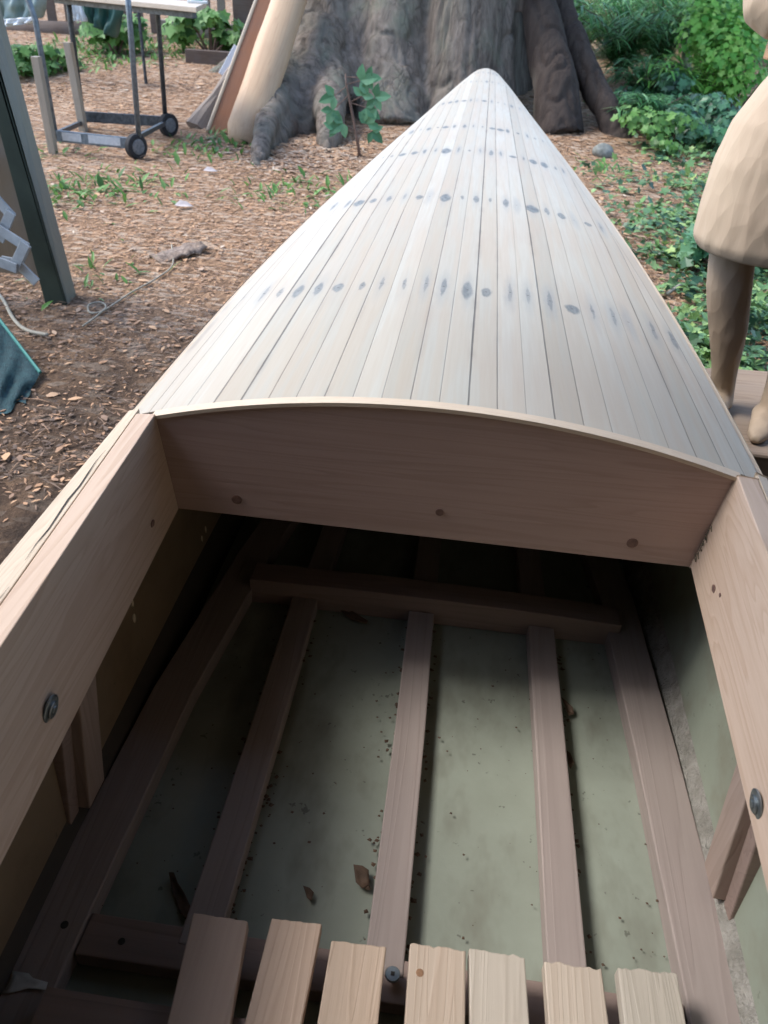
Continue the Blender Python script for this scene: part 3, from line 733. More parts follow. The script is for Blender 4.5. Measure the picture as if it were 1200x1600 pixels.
# added unseen crown of the big tree, blocking sky: limbs and leaves with gaps
def crown():
    lim = MB(); mb = MB(); cl = []
    for i in range(46):
        d = rdir(-.5, 1); c = Vector((2.6, 7.4, 9.0)) + Vector((d.x*4.9, d.y*3.4, d.z*3.4))*random.random()**.35
        if c.x < -2.2: c.x = -2.2 + random.random()
        c.z = max(c.z, 5.6); cl.append(c)
    for c in cl[::4]:
        a = Vector((-.6, 10.3, 6.5)); q = [a.lerp(c, t)+Vector((0, 0, .8*math.sin(t*3))) for t in (0, .3, .6, 1)]; lim.tube(q, [.2, .13, .08, .03], 7)
    for c in cl:
        for k in range(110):
            d = rdir(); p = c + Vector((d.x*1.3, d.y*1.3, d.z*.6))*random.random()**.5; L = random.uniform(.22, .42); leaf_quad(mb, p, rdir(-.6, .4), (0,0,1), L, L*.55, random.random(), .3)
    P(lim, 'shade_limbs', bark_mat(), tree, smooth=True); P(mb, 'crown', leafmat('shade_crown_leaves', [(.02,.06,.02), (.05,.13,.04), (.09,.19,.06)], .5, .2), tree, rnd=True)  # unseen limbs and crown, added to block sky
crown()

# leaf litter: thousands of small curled slivers on the ground, one object
M_lit = leafmat('fallen_needles_and_leaves', [(.12,.085,.065), (.25,.165,.115), (.46,.265,.15), (.55,.345,.20), (.40,.29,.21), (.58,.47,.36)], .8, .05)
def inboat(x, y): return abs(x) < .5 and -2.5 < y < 5.2
def litter():
    mb = MB()
    def flake(x, y, L, Wd, rr):
        a = random.random()*6.283; z = gz(x, y)+.002+random.random()*.006
        d = Vector((math.cos(a), math.sin(a), random.uniform(-.08, .12))); s = Vector((-math.sin(a), math.cos(a), random.uniform(-.25, .25))).normalized()
        c = Vector((x, y, z+L*.06)); h = L*random.uniform(.01, .09)
        mb.add([c-d*L/2-s*Wd*.2, c-d*L/2+s*Wd*.2, c+s*Wd/2+Vector((0,0,h)), c+d*L/2+s*Wd*.1, c+d*L/2-s*Wd*.1, c-s*Wd/2+Vector((0,0,h*.6))], [(0,5,2,1),(5,4,3,2)], rr)
    n = 0
    while n < 56000:
        px = random.uniform(-60, 560); py = random.uniform(20, 760) if random.random() < .8 else random.uniform(120, 420)
        p = G0(px, py)
        if p is None: continue
        x, y = p[0]+random.gauss(0, .05), p[1]+random.gauss(0, .08)
        if inboat(x, y): continue
        dens = .35 + .65*min(1, max(0, (y-1.2)/1.6)); dens *= max(.12, .7+.75*fbm(x*1.5, y*1.5, 3)+.5*fbm(x*5, y*5, 8))
        n += 1
        if random.random() > dens: continue
        L = random.uniform(.008, .029)*(1+.20*max(0, y-2.5)); rr = min(.999, max(0, random.betavariate(2, 2) - .38*max(0, min(1, (3.4-y)/1.4))))
        if random.random() < .02: flake(x, y, L*1.9, L*random.uniform(.5, 1.1), min(.999, rr+.2))      # whole fallen leaves
        elif random.random() < .04: flake(x, y, L*4, L*.12, .05+.3*random.random())                 # twigs
        else: flake(x, y, L, L*random.choice((.10, .14, .2, .3, .55)), rr)
    n = 0
    while n < 9000:
        px = random.uniform(800, 1230); py = random.uniform(60, 760); p = G0(px, py)
        if p is None: continue
        x, y = p[0]+random.gauss(0, .05), p[1]+random.gauss(0, .08)
        if inboat(x, y): continue
        n += 1; L = random.uniform(.02, .06)*(1+.14*max(0, y-3)); flake(x, y, L, L*random.choice((.16, .22, .4)), random.betavariate(2, 2))
    for i in range(2600):      # drifts caught round the roots
        x = random.gauss(-1.55, .32); y = random.gauss(6.8, .55); L = random.uniform(.04, .1); flake(x, y, L, L*.25, random.uniform(.3, 1))
    o = mb.build('leaf_litter', M_lit, rnd=True); kind(o, 'stuff'); o['label'] = 'dry brown needles and fallen leaves strewn over the soil'
def G0(px, py):
    d = ray(px, py)
    if d[2] > -.03: return None
    t = (0-CAM[2])/d[2]; p = CAM + d*t
    if p[1] > 7.5:
        for _ in range(6): t = (gz(p[0], p[1])-CAM[2])/d[2]*.5 + t*.5; p = CAM + d*t
    if p[1] > 26 or t < 0: return None
    return p
litter()

M_grass = leafmat('fresh_green_weeds', [(.05,.13,.03), (.09,.22,.05), (.14,.30,.07), (.20,.36,.12)], .5, .3)
M_ivy = leafmat('ivy_green', [(.03,.08,.045), (.06,.14,.07), (.11,.22,.10), (.20,.36,.13), (.36,.50,.18)], .4, .2)
def weeds():
    mb = MB()
    spots = [(110,300,26),(140,215,0),(160,290,22),(205,300,14),(148,435,9),(490,300,22),(430,300,9),(330,225,24),(310,240,10),(30,105,40),(85,100,40),(70,110,36),(190,70,34),(170,90,30),(280,75,26),(330,75,26),(360,65,20),(45,90,30),(150,80,30),(105,235,8),(180,60,30),(230,95,14),(1000,170,26),(1020,190,20),(945,265,18),(1070,400,22),(1100,420,14)]
    for (px, py, k) in spots:
        p = G0(px, py)
        for i in range(int(k*4.5)):
            sp = .10+.02*p[1]; x = p[0]+random.gauss(0, sp); y = p[1]+random.gauss(0, sp*1.5)
            if inboat(x, y): continue
            d = rdir(.15, .95); L = random.uniform(.03, .085)*(1+.09*p[1]); leaf_quad(mb, (x, y, gz(x, y)), d, (0,0,1), L, L*random.uniform(.10, .42), random.random())
    o = mb.build('weeds', M_grass, rnd=True); kind(o, 'stuff'); o['label'] = 'small green weeds sprouting through the leaf litter'
weeds()

def ivyleaf(mb, c, nrm, s, r):
    nrm = Vector(nrm).normalized(); a = nrm.orthogonal().normalized(); b = nrm.cross(a); t = random.random()*6.283
    a, b = a*math.cos(t)+b*math.sin(t), -a*math.sin(t)+b*math.cos(t); c = Vector(c)
    o = [(0,-.35),(.45,-.42),(.32,-.05),(.58,.12),(.22,.28),(0,.62),(-.22,.28),(-.58,.12),(-.32,-.05),(-.45,-.42)]
    mb.add([c + a*x*s + b*y*s + nrm*(.10*s*(abs(x)*1.2)) for x, y in o] + [c], [(10, i, (i+1) % 10) for i in range(10)], r)
def ivy():
    mb = MB(); n = 0
    while n < 10500:
        px = random.uniform(880, 1260); py = random.uniform(180, 780); p = G0(px, py)
        if p is None: continue
        n += 1; x, y = p[0], p[1]
        dens = min(1, max(.04, (px-900)/170)) * (.12+1.15*max(0, .42+1.2*fbm(x*1.8, y*1.8, 9)))
        if py < 260: dens *= min(1, max(0, (px-960)/60))
        if py > 450 and px < 1120: dens *= .6
        if inboat(x, y) or random.random() > dens: continue
        s = random.uniform(.02, .058)*(1+.06*y); h = random.random()**2*.12
        rr_ = random.random()
        if rr_ < .45:
            for q_ in range(3): leaf_quad(mb, (x, y, gz(x, y)+.01+h), rdir(.05, .7), (0,0,1), s*1.1, s*.7, min(1, max(0, random.gauss(.55+.5*fbm(x*2.5, y*2.5, 4), .22))), .3)
        else: ivyleaf(mb, (x, y, gz(x, y)+.015+h), rdir(.3, 1), s, min(1, max(0, random.gauss(.5+.5*fbm(x*2.5, y*2.5, 4), .24))))
    o = mb.build('ground_ivy', M_ivy, rnd=True); kind(o, 'stuff'); o['label'] = 'green ivy and seedlings covering the ground right of the boat'
ivy()

# ---------------------------------------------------------------- plants
M_twig = plain('brown_twig', (.10,.065,.05), (.20,.13,.10), 30, .8)
M_bram = leafmat('bramble_green', [(.06,.17,.08), (.10,.26,.13), (.16,.34,.18)], .45, .25)
def bramble():
    y = 6.5; base = G(562, 245); t = thing('bramble_sapling', 'young bramble with pale green leaves in front of the tree', 'plant', tuple(base))
    pts = [Vector((base.x, base.y, base.z))] + [W(px, py, base.y) for px, py in ((557,210),(548,165),(541,130),(540,115))]
    P(MB().tube(pts, [.014,.013,.011,.008,.006], 7), 'stem', M_twig, t, smooth=True)
    mb = MB()
    def three(px, py, s, ang):
        c = W(px, py, base.y-.02)
        for k in (-1, 0, 1):
            a = R_(ang+k*68); d = Vector((math.cos(a), -.25, math.sin(a))); L = s*(1.25 if k == 0 else 1)
            leaf_quad(mb, c, d, (0,-1,.35), L, L*.62, random.random(), .15)
    for (ax, ay, bx_, by, s, an) in ((541,132,563,126,.16,15),(546,160,566,150,.13,70),(546,160,572,168,.15,-30),(541,135,522,150,.14,200),(543,150,520,172,.13,250),(556,205,536,192,.15,215),(556,205,526,200,.12,160),(557,208,574,194,.15,60),(557,208,582,205,.13,-40),(566,158,586,152,.14,10),(541,120,575,122,.12,5)):
        P(MB().tube([W(ax, ay, base.y), W(bx_, by, base.y-.02)], .004, 5), 'stalk', M_twig, t); three(bx_, by, s*.82, an)
    P(mb, 'leaves', M_bram, t, rnd=True); 
bramble()

M_bamboo = leafmat('long_narrow_leaves', [(.04,.14,.05), (.09,.27,.09), (.16,.38,.14), (.28,.50,.24)], .4, .3)
M_lime = leafmat('lime_green_leaves', [(.08,.27,.04), (.16,.42,.07), (.26,.54,.10), (.40,.62,.16)], .45, .35)
M_dk = leafmat('dark_evergreen_leaves', [(.02,.06,.03), (.04,.12,.055), (.07,.19,.085), (.16,.30,.17)], .3, .12)
def fern(name, label, cat, p, n, h, spread, mat, L, wr, group=None):
    t = thing(name, label, cat, tuple(p), group); mb = MB(); st = MB()
    for i in range(n):
        a = random.random()*6.283; out = random.uniform(.1, 1)*spread; hh = h*random.uniform(.55, 1.0); q = []
        for k in range(6):
            u = k/5; q.append(Vector((p[0]+math.cos(a)*out*u**1.5, p[1]+math.sin(a)*out*u**1.5, p[2]+hh*(u-.28*u*u*u))))
        st.tube(q, [.008,.007,.006,.005,.004,.002], 5)
        for k in range(16):
            u = .18+.82*k/15; i0 = min(4, int(u*5)); f = u*5-i0; c = q[i0].lerp(q[i0+1], f); ax = (q[i0+1]-q[i0]).normalized(); sd_ = ax.cross(Vector((0,0,1)))
            if sd_.length < .01: sd_ = Vector((1,0,0))
            sd_.normalize()
            for s in (-1, 1):
                d = (sd_*s*random.uniform(.6, 1) + ax*random.uniform(.3, 1) + Vector((0,0,random.uniform(-.5, .3)))).normalized(); LL = L*random.uniform(.6, 1.2)
                leaf_quad(mb, c, d, (0,0,1), LL, LL*wr, random.random(), random.uniform(.1, .5))
    P(st, 'stems', M_twig, t); P(mb, 'foliage', mat, t, rnd=True); return t
def bush(name, label, cat, p, r, h, n, mat, s, group=None, ivy_like=True, rz=.5):
    t = thing(name, label, cat, tuple(p), group); mb = MB(); st = MB(); cl = []
    for i in range(9):
        a = random.random()*6.283; rr = r*math.sqrt(random.random())*.8; cl.append(Vector((p[0]+rr*math.cos(a), p[1]+rr*math.sin(a), p[2]+h*random.uniform(.25, .95))))
        st.tube([Vector(p)+Vector((rr*.15*math.cos(a), rr*.15*math.sin(a), 0)), Vector(p).lerp(cl[-1], .5)+Vector((0,0,.1*h)), cl[-1]], [.02,.012,.004], 5)
    for i in range(n):
        c0 = random.choice(cl); d = rdir(); c = c0 + Vector((d.x*r*.42, d.y*r*.42, d.z*h*.24))*random.uniform(.3, 1.1)
        c.z = max(c.z, p[2]+.03)
        if ivy_like: ivyleaf(mb, c, (d+Vector((0,-.5,.8))), s*random.uniform(.5, 1.2), random.random())
        else: leaf_quad(mb, c, d, (0,0,1), s*random.uniform(.7, 1.5), s*.3, random.random(), .3)
    P(st, 'stems', M_twig, t); P(mb, 'foliage', mat, t, rnd=True); return t
def gp(px, py): p = G0(px, py); return (p[0], p[1], gz(p[0], p[1]))
GB = 'narrow leaved shrubs on the bank'
fern('narrow_leaved_shrub', 'narrow leaved green shrub nearest the tree roots', 'shrub', gp(915, 85), 44, 1.3, 1.0, M_bamboo, .36, .10, GB)
fern('narrow_leaved_shrub', 'tallest arching narrow leaved shrub right of the dark root', 'shrub', gp(965, 128), 60, 1.3, 1.1, M_bamboo, .34, .09, GB)
fern('narrow_leaved_shrub', 'narrow leaved shrub left of the thin grey sapling', 'shrub', gp(1022, 118), 56, 1.5, 1.1, M_bamboo, .34, .09, GB)
fern('narrow_leaved_shrub', 'shaded narrow leaved shrub at the back of the bank', 'shrub', gp(975, 62), 60, 1.9, 1.7, M_bamboo, .44, .10, GB)
fern('narrow_leaved_shrub', 'low narrow leaved shrub at the front edge of the bank', 'shrub', gp(1000, 168), 34, .7, .6, M_bamboo, .20, .12, GB)
fern('narrow_leaved_shrub', 'low narrow leaved shrub between the sapling and the carved figure', 'shrub', gp(1075, 175), 40, .8, .7, M_lime, .20, .16, GB)
fern('narrow_leaved_shrub', 'narrow leaved shrub crowding the tip of the dark right root', 'shrub', gp(1010, 205), 30, .55, .5, M_bamboo, .18, .14, GB)
bush('leafy_bush', 'mixed green undergrowth left of the dark glossy bush', 'bush', gp(1045, 232), .5, .3, 520, M_grass, .075)
bush('evergreen_bush', 'dark glossy low bush under the narrow leaved shrubs', 'bush', gp(1035, 172), .55, .42, 900, M_dk, .09)
bush('evergreen_bush', 'dark glossy bush close to the skirt of the carved figure', 'bush', gp(1095, 225), .5, .42, 800, M_dk, .08)
bush('leafy_bush', 'bright lime green bush behind the carved figure', 'bush', gp(1145, 170), .8, 1.4, 4200, M_lime, .075)
bush('leafy_bush', 'lime green bush right of the thin grey sapling', 'bush', gp(1125, 95), 1.1, 1.7, 3600, M_lime, .095)
bush('leafy_bush', 'bluish green bush between the legs of the carved figure', 'bush', gp(1215, 430), .35, .55, 420, M_bram, .11)
bush('leafy_bush', 'low broad leaved seedling beside the hem of the carved figure', 'bush', gp(1085, 425), .16, .22, 60, M_bram, .10)
M_sap = plain('pale_grey_bark', (.24,.24,.20), (.40,.40,.34), 14, .85)
b_ = gp(1072, 118); t = thing('sapling', 'thin pale grey sapling stem rising from the bank', 'tree', b_)
P(MB().tube([b_, W(1073,70,b_[1]), W(1085,10,b_[1]), W(1092,-60,b_[1]), W(1108,-220,b_[1]), W(1100,-420,b_[1])], [.075,.065,.058,.05,.04,.02], 9), 'trunk', M_sap, t, smooth=True)
mb = MB(); top_ = W(1105, -380, b_[1])
for i in range(1500):
    d = rdir(); c = top_ + Vector((d.x*1.1, d.y*1.1, d.z*.9))*random.random()**.4; ivyleaf(mb, c, d+Vector((0,0,.6)), .11, random.random())
P(mb, 'crown', M_lime, t, rnd=True)
# fallen sticks
for (a, b, r, lab) in (((1040,465),(1112,428),.010,'long pale stick on the ground beside the carved leg'), ((1025,405),(1105,385),.007,'thin pale stick below the hem of the carved skirt')):
    A, B = gp(*a), gp(*b); m = [(A[0]+(B[0]-A[0])*k/4, A[1]+(B[1]-A[1])*k/4, A[2]+.02+.015*math.sin(k*2)) for k in range(5)]
    tag(MB().tube(m, [r, r, r*.9, r*.8, r*.5], 6).build('stick', M_sap, smooth=True), lab, 'stick')
# stone
b_ = gp(942, 246); mb = MB(); mb.ell((0,0,0), (.105,.09,.075), 26, 18); st = mb.build('stone', plain('grey_stone', (.13,.14,.12), (.26,.265,.24), 22, .9, .6, bd=.01), smooth=True)
for v in st.data.vertices: v.co *= 1+.16*noise.noise(v.co*11)+.05*noise.noise(v.co*40)
st.location = (b_[0], b_[1]+.05, b_[2]+.045); tag(st, 'rounded grey stone at the foot of the right root', 'stone')

# background greenery beyond the fence
for i, (x, y, r, h, m, lab) in enumerate(((-11,22,2.2,2.6,M_grass,'distant green bush beyond the left end of the fence'), (-5.5,23,2.4,2.8,M_lime,'distant bright bush beyond the fence behind the work table'), (5.5,17,2.2,2.8,M_bamboo,'distant green bush behind the narrow leaved shrubs'), (9.5,18,2.4,3.0,M_lime,'distant lime bush at the far right of the bank'))):
    bush('distant_bush', lab, 'bush', (x, y, gz(x, y)), r, h, 2200, m, .26, 'bushes at the back of the yard')

# ---------------------------------------------------------------- fence and raised bed, top left
M_fence = wood('grey_fence_timber', (.24,.20,.16), (.13,.10,.08), 'X', 14, 60, .8, .85)
M_fenced = wood('dark_fence_timber', (.12,.085,.065), (.06,.042,.034), 'X', 14, 60, .8, .85)
fy = gp(300, 63)
fe = thing('fence', 'low rustic timber fence at the back of the yard', 'fence', (fy[0], fy[1], fy[2]))
FY = fy[1]
def fx(px): return W(px, 40, FY).x
zg = gz(fx(300), FY)
P(MB().box(fx(250), fx(372), FY-.06, FY+.06, W(300,58,FY).z, W(300,34,FY).z), 'rail', M_fence, fe, bevel=.01)
P(MB().tube([(fx(-60), FY-.1, W(5,47,FY).z), (fx(90), FY-.1, W(90,48,FY).z), (fx(175), FY-.08, W(175,50,FY).z)], [.13,.13,.12], 12), 'log_rail', M_fenced, fe, smooth=True)
P(MB().box(fx(368), fx(398), FY-.12, FY+.12, zg-.1, zg+2.0), 'post', M_fenced, fe, bevel=.01)
P(MB().box(fx(150), fx(168), FY+.02, FY+.2, zg-.1, zg+1.6), 'post', M_fenced, fe, bevel=.01)
for k, px in enumerate((300, 322, 345)): P(MB().box(fx(px)-.06, fx(px)+.06, FY+.061, FY+.09, zg+.1, zg+1.4), 'picket', M_fence, fe)
for k, px in enumerate((-40, -10, 20, 50, 80, 108, 190, 215, 240)): P(MB().box(fx(px)-.07, fx(px)+.07, FY+.061, FY+.09, zg+.05, zg+1.3), 'picket', M_fenced, fe)
P(MB().box(fx(-80), fx(372), FY+.03, FY+.0605, zg+1.0, zg+1.1), 'rail', M_fence, fe)
bx0 = gp(290, 98); bx1 = gp(352, 98)
bed = thing('raised_bed', 'low dark timber edging of a planted bed behind the leaning slabs', 'garden bed', bx0)
P(MB().box(bx0[0], bx1[0]+.6, bx0[1], bx0[1]+.10, bx0[2]-.05, bx0[2]+.16), 'edging', M_fenced, bed, bevel=.01)
bush('leafy_bush', 'light green plants growing above the timber bed edging', 'bush', gp(330, 82), .6, .45, 420, M_grass, .15)
bush('leafy_bush', 'green weeds clump behind the work table by the dark cloth', 'bush', gp(180, 85), .5, .7, 420, M_grass, .14)
bush('leafy_bush', 'fresh green clump between the wooden legs of the table', 'bush', gp(88, 112), .3, .25, 200, M_grass, .11)
bush('leafy_bush', 'green clump beside the shelter post far back', 'bush', gp(40, 118), .35, .28, 260, M_grass, .11)

# ---------------------------------------------------------------- work table on a folding wheeled frame
M_black = plain('worn_black_steel', (.03,.035,.04), (.10,.115,.13), 30, .45, .1, .5)
M_blue = plain('blue_grey_steel', (.10,.13,.16), (.22,.26,.29), 30, .45, .1, .5)
M_rub = plain('black_rubber', (.012,.012,.013), (.03,.03,.032), 40, .8)
M_tab = wood('bleached_table_board', (.52,.45,.36), (.34,.27,.20), 'X', 20, 80, .7)
M_leg = wood('weathered_stake', (.36,.31,.24), (.22,.18,.13), 'Z', 20, 90, .7)
wf = gp(215, 247); wb = gp(265, 212); lf = gp(84, 240); lb = gp(131, 206)
tb = thing('work_table', 'work table with wooden top on a black wheeled metal frame', 'table', ((wf[0]+lb[0])/2, (wf[1]+lb[1])/2, 0))
ya, ybk = wf[1]+.02, wb[1]
P(MB().tube([W(30,-30,ya), W(46,4,ya), W(55,30,ya), W(88,217,ya)], .022, 9), 'leg', M_blue, tb, smooth=True)
P(MB().tube([W(196,-40,ya), W(202,20,ya), W(217,214,ya)], .022, 9), 'leg', M_blue, tb, smooth=True)
P(MB().tube([W(104,-30,ybk), W(110,30,ybk), W(131,196,ybk)], .024, 9), 'leg', M_black, tb, smooth=True)
P(MB().tube([W(244,-20,ybk), W(247,25,ybk), W(259,192,ybk)], .022, 9), 'leg', M_black, tb, smooth=True)
P(MB().bar(W(88,212,ya), W(205,224,ya), .03, .085), 'frame_bar', M_blue, tb, bevel=.004)
P(MB().bar(W(97,213,ya-.018), W(127,216,ya-.018), .004, .06), 'label_plate', plain('silver_plate', (.42,.45,.47), (.58,.6,.6), 40, .5), tb)
P(MB().bar(W(138,217,ya-.018), W(188,222,ya-.018), .004, .06), 'label_plate', plain('silver_plate_worn', (.45,.48,.5), (.6,.62,.62), 40, .5), tb)
P(MB().bar(W(131,182,ybk), W(258,190,ybk), .03, .09), 'frame_bar', M_black, tb, bevel=.004)
P(MB().bar(W(218,213,ya), W(258,192,ybk), .03, .035), 'frame_bar', M_black, tb); P(MB().bar(W(90,208,ya), W(131,190,ybk), .03, .035), 'frame_bar', M_black, tb)
def wheel(c, r):
    c = Vector(c); d = Vector((.85,-.5,0)).normalized()
    w_ = P(MB().tube([c-d*.03, c-d*.022, c+d*.022, c+d*.03], [r*.86, r, r, r*.86], 26), 'wheel', M_rub, tb, smooth=False)
    P(MB().tube([c+d*.0305, c+d*.034], [r*.62, r*.55], 20), 'hub', plain('grey_hub', (.08,.085,.09), (.2,.2,.2), 50), w_)
wheel((wf[0], wf[1], wf[2]+.095), .095); wheel((wb[0]+.0, wb[1], wb[2]+.10), .10)
P(MB().bar((lf[0], lf[1], lf[2]-.02), W(56,88,lf[1]), .06, .06, (0,1,0)), 'stake_leg', M_leg, tb, bevel=.004)
P(MB().bar((lb[0], lb[1], lb[2]-.02), W(106,66,lb[1]), .065, .065, (0,1,0)), 'stake_leg', M_leg, tb, bevel=.004)
c1 = W(307, 20, ya-.05); zt_ = c1.z; c0 = AZ(85, -3, zt_); c2 = AZ(352, -3, zt_+.0); 
dx_ = (c0-c1); dx_.z = 0; dy_ = (c2-c1); dy_.z = 0
c0 = c1 + dx_*1.12; c2 = c1+dy_.normalized()*1.15; c3 = c0+dy_.normalized()*1.15
up = Vector((0,0,.035))
P(MB().hexa([c0, c1, c2, c3, c0+up, c1+up, c2+up, c3+up]), 'table_top', M_tab, tb, bevel=.004)
P(MB().bar(c0.lerp(c1, .05)+Vector((.03,.10,-.021)), c1+Vector((-.05,.10,-.021)), .04, .04), 'top_rail', M_black, tb)
# things on and around the table
zz = zt_+.0355
tn = AZ(300, 5, zz); d_ = dy_.normalized()
tin = thing('tray', 'small white and green tray on the table corner', 'tray', tuple(tn))
ex = Vector((.16, .02, 0)); ey = Vector((-.03, .12, 0)); q0 = Vector((tn.x-.04, tn.y, zz))
P(MB().hexa([q0, q0+ex, q0+ex+ey, q0+ey, q0+Vector((0,0,.02)), q0+ex+Vector((0,0,.02)), q0+ex+ey+Vector((0,0,.02)), q0+ey+Vector((0,0,.02))]), 'tray_body', plain('white_plastic', (.6,.62,.6), (.68,.7,.68), 20, .4), tin, bevel=.004)
e1 = q0+ex*.25+ey*.2+Vector((0,0,.0205)); P(MB().hexa([e1, e1+ex*.5, e1+ex*.5+ey*.6, e1+ey*.6, e1+Vector((0,0,.008)), e1+ex*.5+Vector((0,0,.008)), e1+ex*.5+ey*.6+Vector((0,0,.008)), e1+ey*.6+Vector((0,0,.008))]), 'pad', plain('green_pad', (.02,.25,.16), (.03,.32,.2), 20, .5), tin)

def cloth(name, label, cat, corners, mat, sag=.05, n=14, amp=.03, thick=.004):
    """a rumpled sheet hung between four corners (a,b top edge; c,d bottom edge)"""
    a, b, c, d = [Vector(v) for v in corners]; mb = MB(); vs = []; fs = []
    nr = (b-a).cross(d-a).normalized()
    for j in range(n+1):
        for i in range(n+1):
            u, v = i/n, j/n; p = a.lerp(b, u).lerp(d.lerp(c, u), v)
            p = p + nr*amp*(math.sin(u*19+2*v)+.6*math.sin(u*37-v*5)+.8*noise.noise(Vector((u*4, v*4, len(label)))))*(.3+v) - Vector((0,0,sag*4*u*(1-u)*(1-v)))
            vs.append(p)
    for j in range(n):
        for i in range(n): fs.append((j*(n+1)+i, j*(n+1)+i+1, (j+1)*(n+1)+i+1, (j+1)*(n+1)+i))
    mb.add(vs, fs); o = mb.build(name, mat, smooth=True); s = o.modifiers.new('t', 'SOLIDIFY'); s.thickness = thick
    return tag(o, label, cat)
M_tarp = plain('dark_green_tarpaulin', (.012,.055,.045), (.03,.10,.08), 6, .5, .3)
M_tarp2 = plain('pale_grey_green_sheet', (.14,.20,.18), (.26,.32,.30), 6, .45, .3)
ty = 9.2
cloth('tarpaulin', 'dark green tarpaulin hanging behind the table legs', 'tarpaulin', (W(112,-25,ty), W(205,-25,ty), W(178,60,ty), W(128,28,ty)), M_tarp, .0, 20, .05)
cloth('tarpaulin', 'grey green sheet draped at the far left behind the table', 'tarpaulin', (W(-30,-30,ty), W(80,-30,ty), W(62,28,ty), W(-30,34,ty)), M_tarp2, .0, 20, .05)
cloth('plastic_bag', 'crumpled white plastic bag below the green sheet', 'bag', (W(4,30,ty-.2), W(58,26,ty-.2), W(50,36,ty-.2), W(2,43,ty-.2)), plain('thin_white_plastic', (.52,.56,.58), (.66,.68,.68), 12, .35, .4), .0, 14, .03)
cloth('plastic_bag', 'white plastic sheet hanging left of the dark tarpaulin', 'bag', (W(108,0,ty-.25), W(124,0,ty-.25), W(134,34,ty-.25), W(114,33,ty-.25)), plain('thin_white_plastic_sheet', (.52,.56,.56), (.64,.66,.66), 12, .35, .4), .0, 10, .03)
# a support for those sheets
t = thing('drying_rack', 'dark pole rack carrying the hanging green sheets', 'rack', (W(100,-30,ty).x, ty+.05, 0))
zr = W(60,-30,ty).z
P(MB().tube([(W(-60,-30,ty).x, ty+.06, zr), (W(215,-30,ty).x, ty+.06, zr)], .025, 8), 'crossbar', M_black, t)
for px in (-50, 208): xx = W(px, -30, ty).x; P(MB().tube([(xx, ty+.06, gz(xx, ty)-.05), (xx, ty+.06, zr)], .02, 8), 'upright', M_black, t)

# ---------------------------------------------------------------- timber leaning on the tree
M_slab = wood('peeled_pale_log', (.52,.37,.235), (.36,.22,.13), 'Z', 14, 60, .7, .6, .2, .4, (.4,.25,.15), knots=.25)
M_red = wood('red_brown_plank', (.42,.20,.11), (.30,.14,.075), 'Z', 14, 70, .7)
M_edge = wood('pale_plank_edge', (.55,.46,.34), (.40,.31,.22), 'Z', 20, 70, .6)
M_drift = wood('grey_driftwood', (.30,.25,.21), (.16,.13,.11), 'Z', 10, 40, .8, .85, .4)
def leaning(base, topp):
    b = Vector(base); t = Vector(topp); z = (t-b).normalized(); view = (Vector(CAM)-b).normalized()
    x = view.cross(z).normalized()*-1; y = z.cross(x)         # local x: across the picture, local -y: towards the yard
    return Matrix(((x.x, y.x, z.x, b.x), (x.y, y.y, z.y, b.y), (x.z, y.z, z.z, b.z), (0,0,0,1))), (t-b).length
b1 = gp(378, 226); t1 = W(452, 0, 8.35); t1 = Vector(b1).lerp(t1, 1.75)
Mx, L = leaning(b1, t1); mb = MB(); n = 26; vs = []; fs = []; K = 22
for k in range(K+1):
    z = L*k/K; r = .175*(1-.04*k/K); 
    if k == 0: r *= .72
    if k == 0: z += .0
    for i in range(n):
        a = 2*math.pi*i/n; yy = math.sin(a)*r*.75; yy = min(yy, .05)
        q = 1+.05*noise.noise(Vector((math.cos(a)*2, math.sin(a)*2, z*2)))
        vs.append((math.cos(a)*r*q, yy*q, z + (.05 if k == 1 else 0)*0))
for k in range(K):
    for i in range(n): fs.append((k*n+i, k*n+(i+1) % n, (k+1)*n+(i+1) % n, (k+1)*n+i))
fs += [tuple(range(n))[::-1], tuple(K*n+i for i in range(n))]
mb.add(vs, fs); o = mb.build('log_slab', M_slab, smooth=True); o.matrix_world = Mx; tag(o, 'pale peeled half log leaning against the big tree', 'log')
b2 = gp(334, 207); t2 = Vector(b2).lerp(W(410, 0, 8.55), 1.7); Mx, L = leaning(b2, t2)
pk = thing('plank', 'red brown plank with a pale edge leaning beside the half log', 'plank'); pk.matrix_world = Mx
MB().box(-.04, .17, -.02, .03, -.02, L).build('board', M_red, pk, bevel=.004)
MB().box(-.075, -.0405, -.03, .035, -.03, L+.02).build('bark_edge', M_edge, pk, bevel=.01)
b3 = gp(316, 200); t3 = Vector(b3).lerp(W(372, 92, 8.0), 1.0); Mx, L = leaning(b3, t3)
mb = MB(); mb.tube([(0,0,-.05),(0,0,.12),(.0,.02,L*.45),(.01,0,L*.8),(.0,0,L)], [.15,.13,.085,.06,.02], 10, squash=.5); o = mb.build('driftwood', M_drift, smooth=False); o.matrix_world = Mx
for v in o.data.vertices: v.co += Vector((noise.noise(v.co*6), noise.noise(v.co*6+Vector((5,0,0))), 0))*.03
tag(o, 'weathered grey pointed slab leaning left of the red plank', 'driftwood')
b4 = gp(347, 118); o = MB().box(-.05, .05, -.01, .01, 0, .42).build('white_offcut', plain('white_painted_offcut', (.68,.70,.72), (.76,.78,.8), 20, .5), bevel=.004)
o.matrix_world = leaning(b4, W(372, 72, b4[1]+.25))[0]; tag(o, 'small white painted offcut standing behind the grey slab', 'offcut')

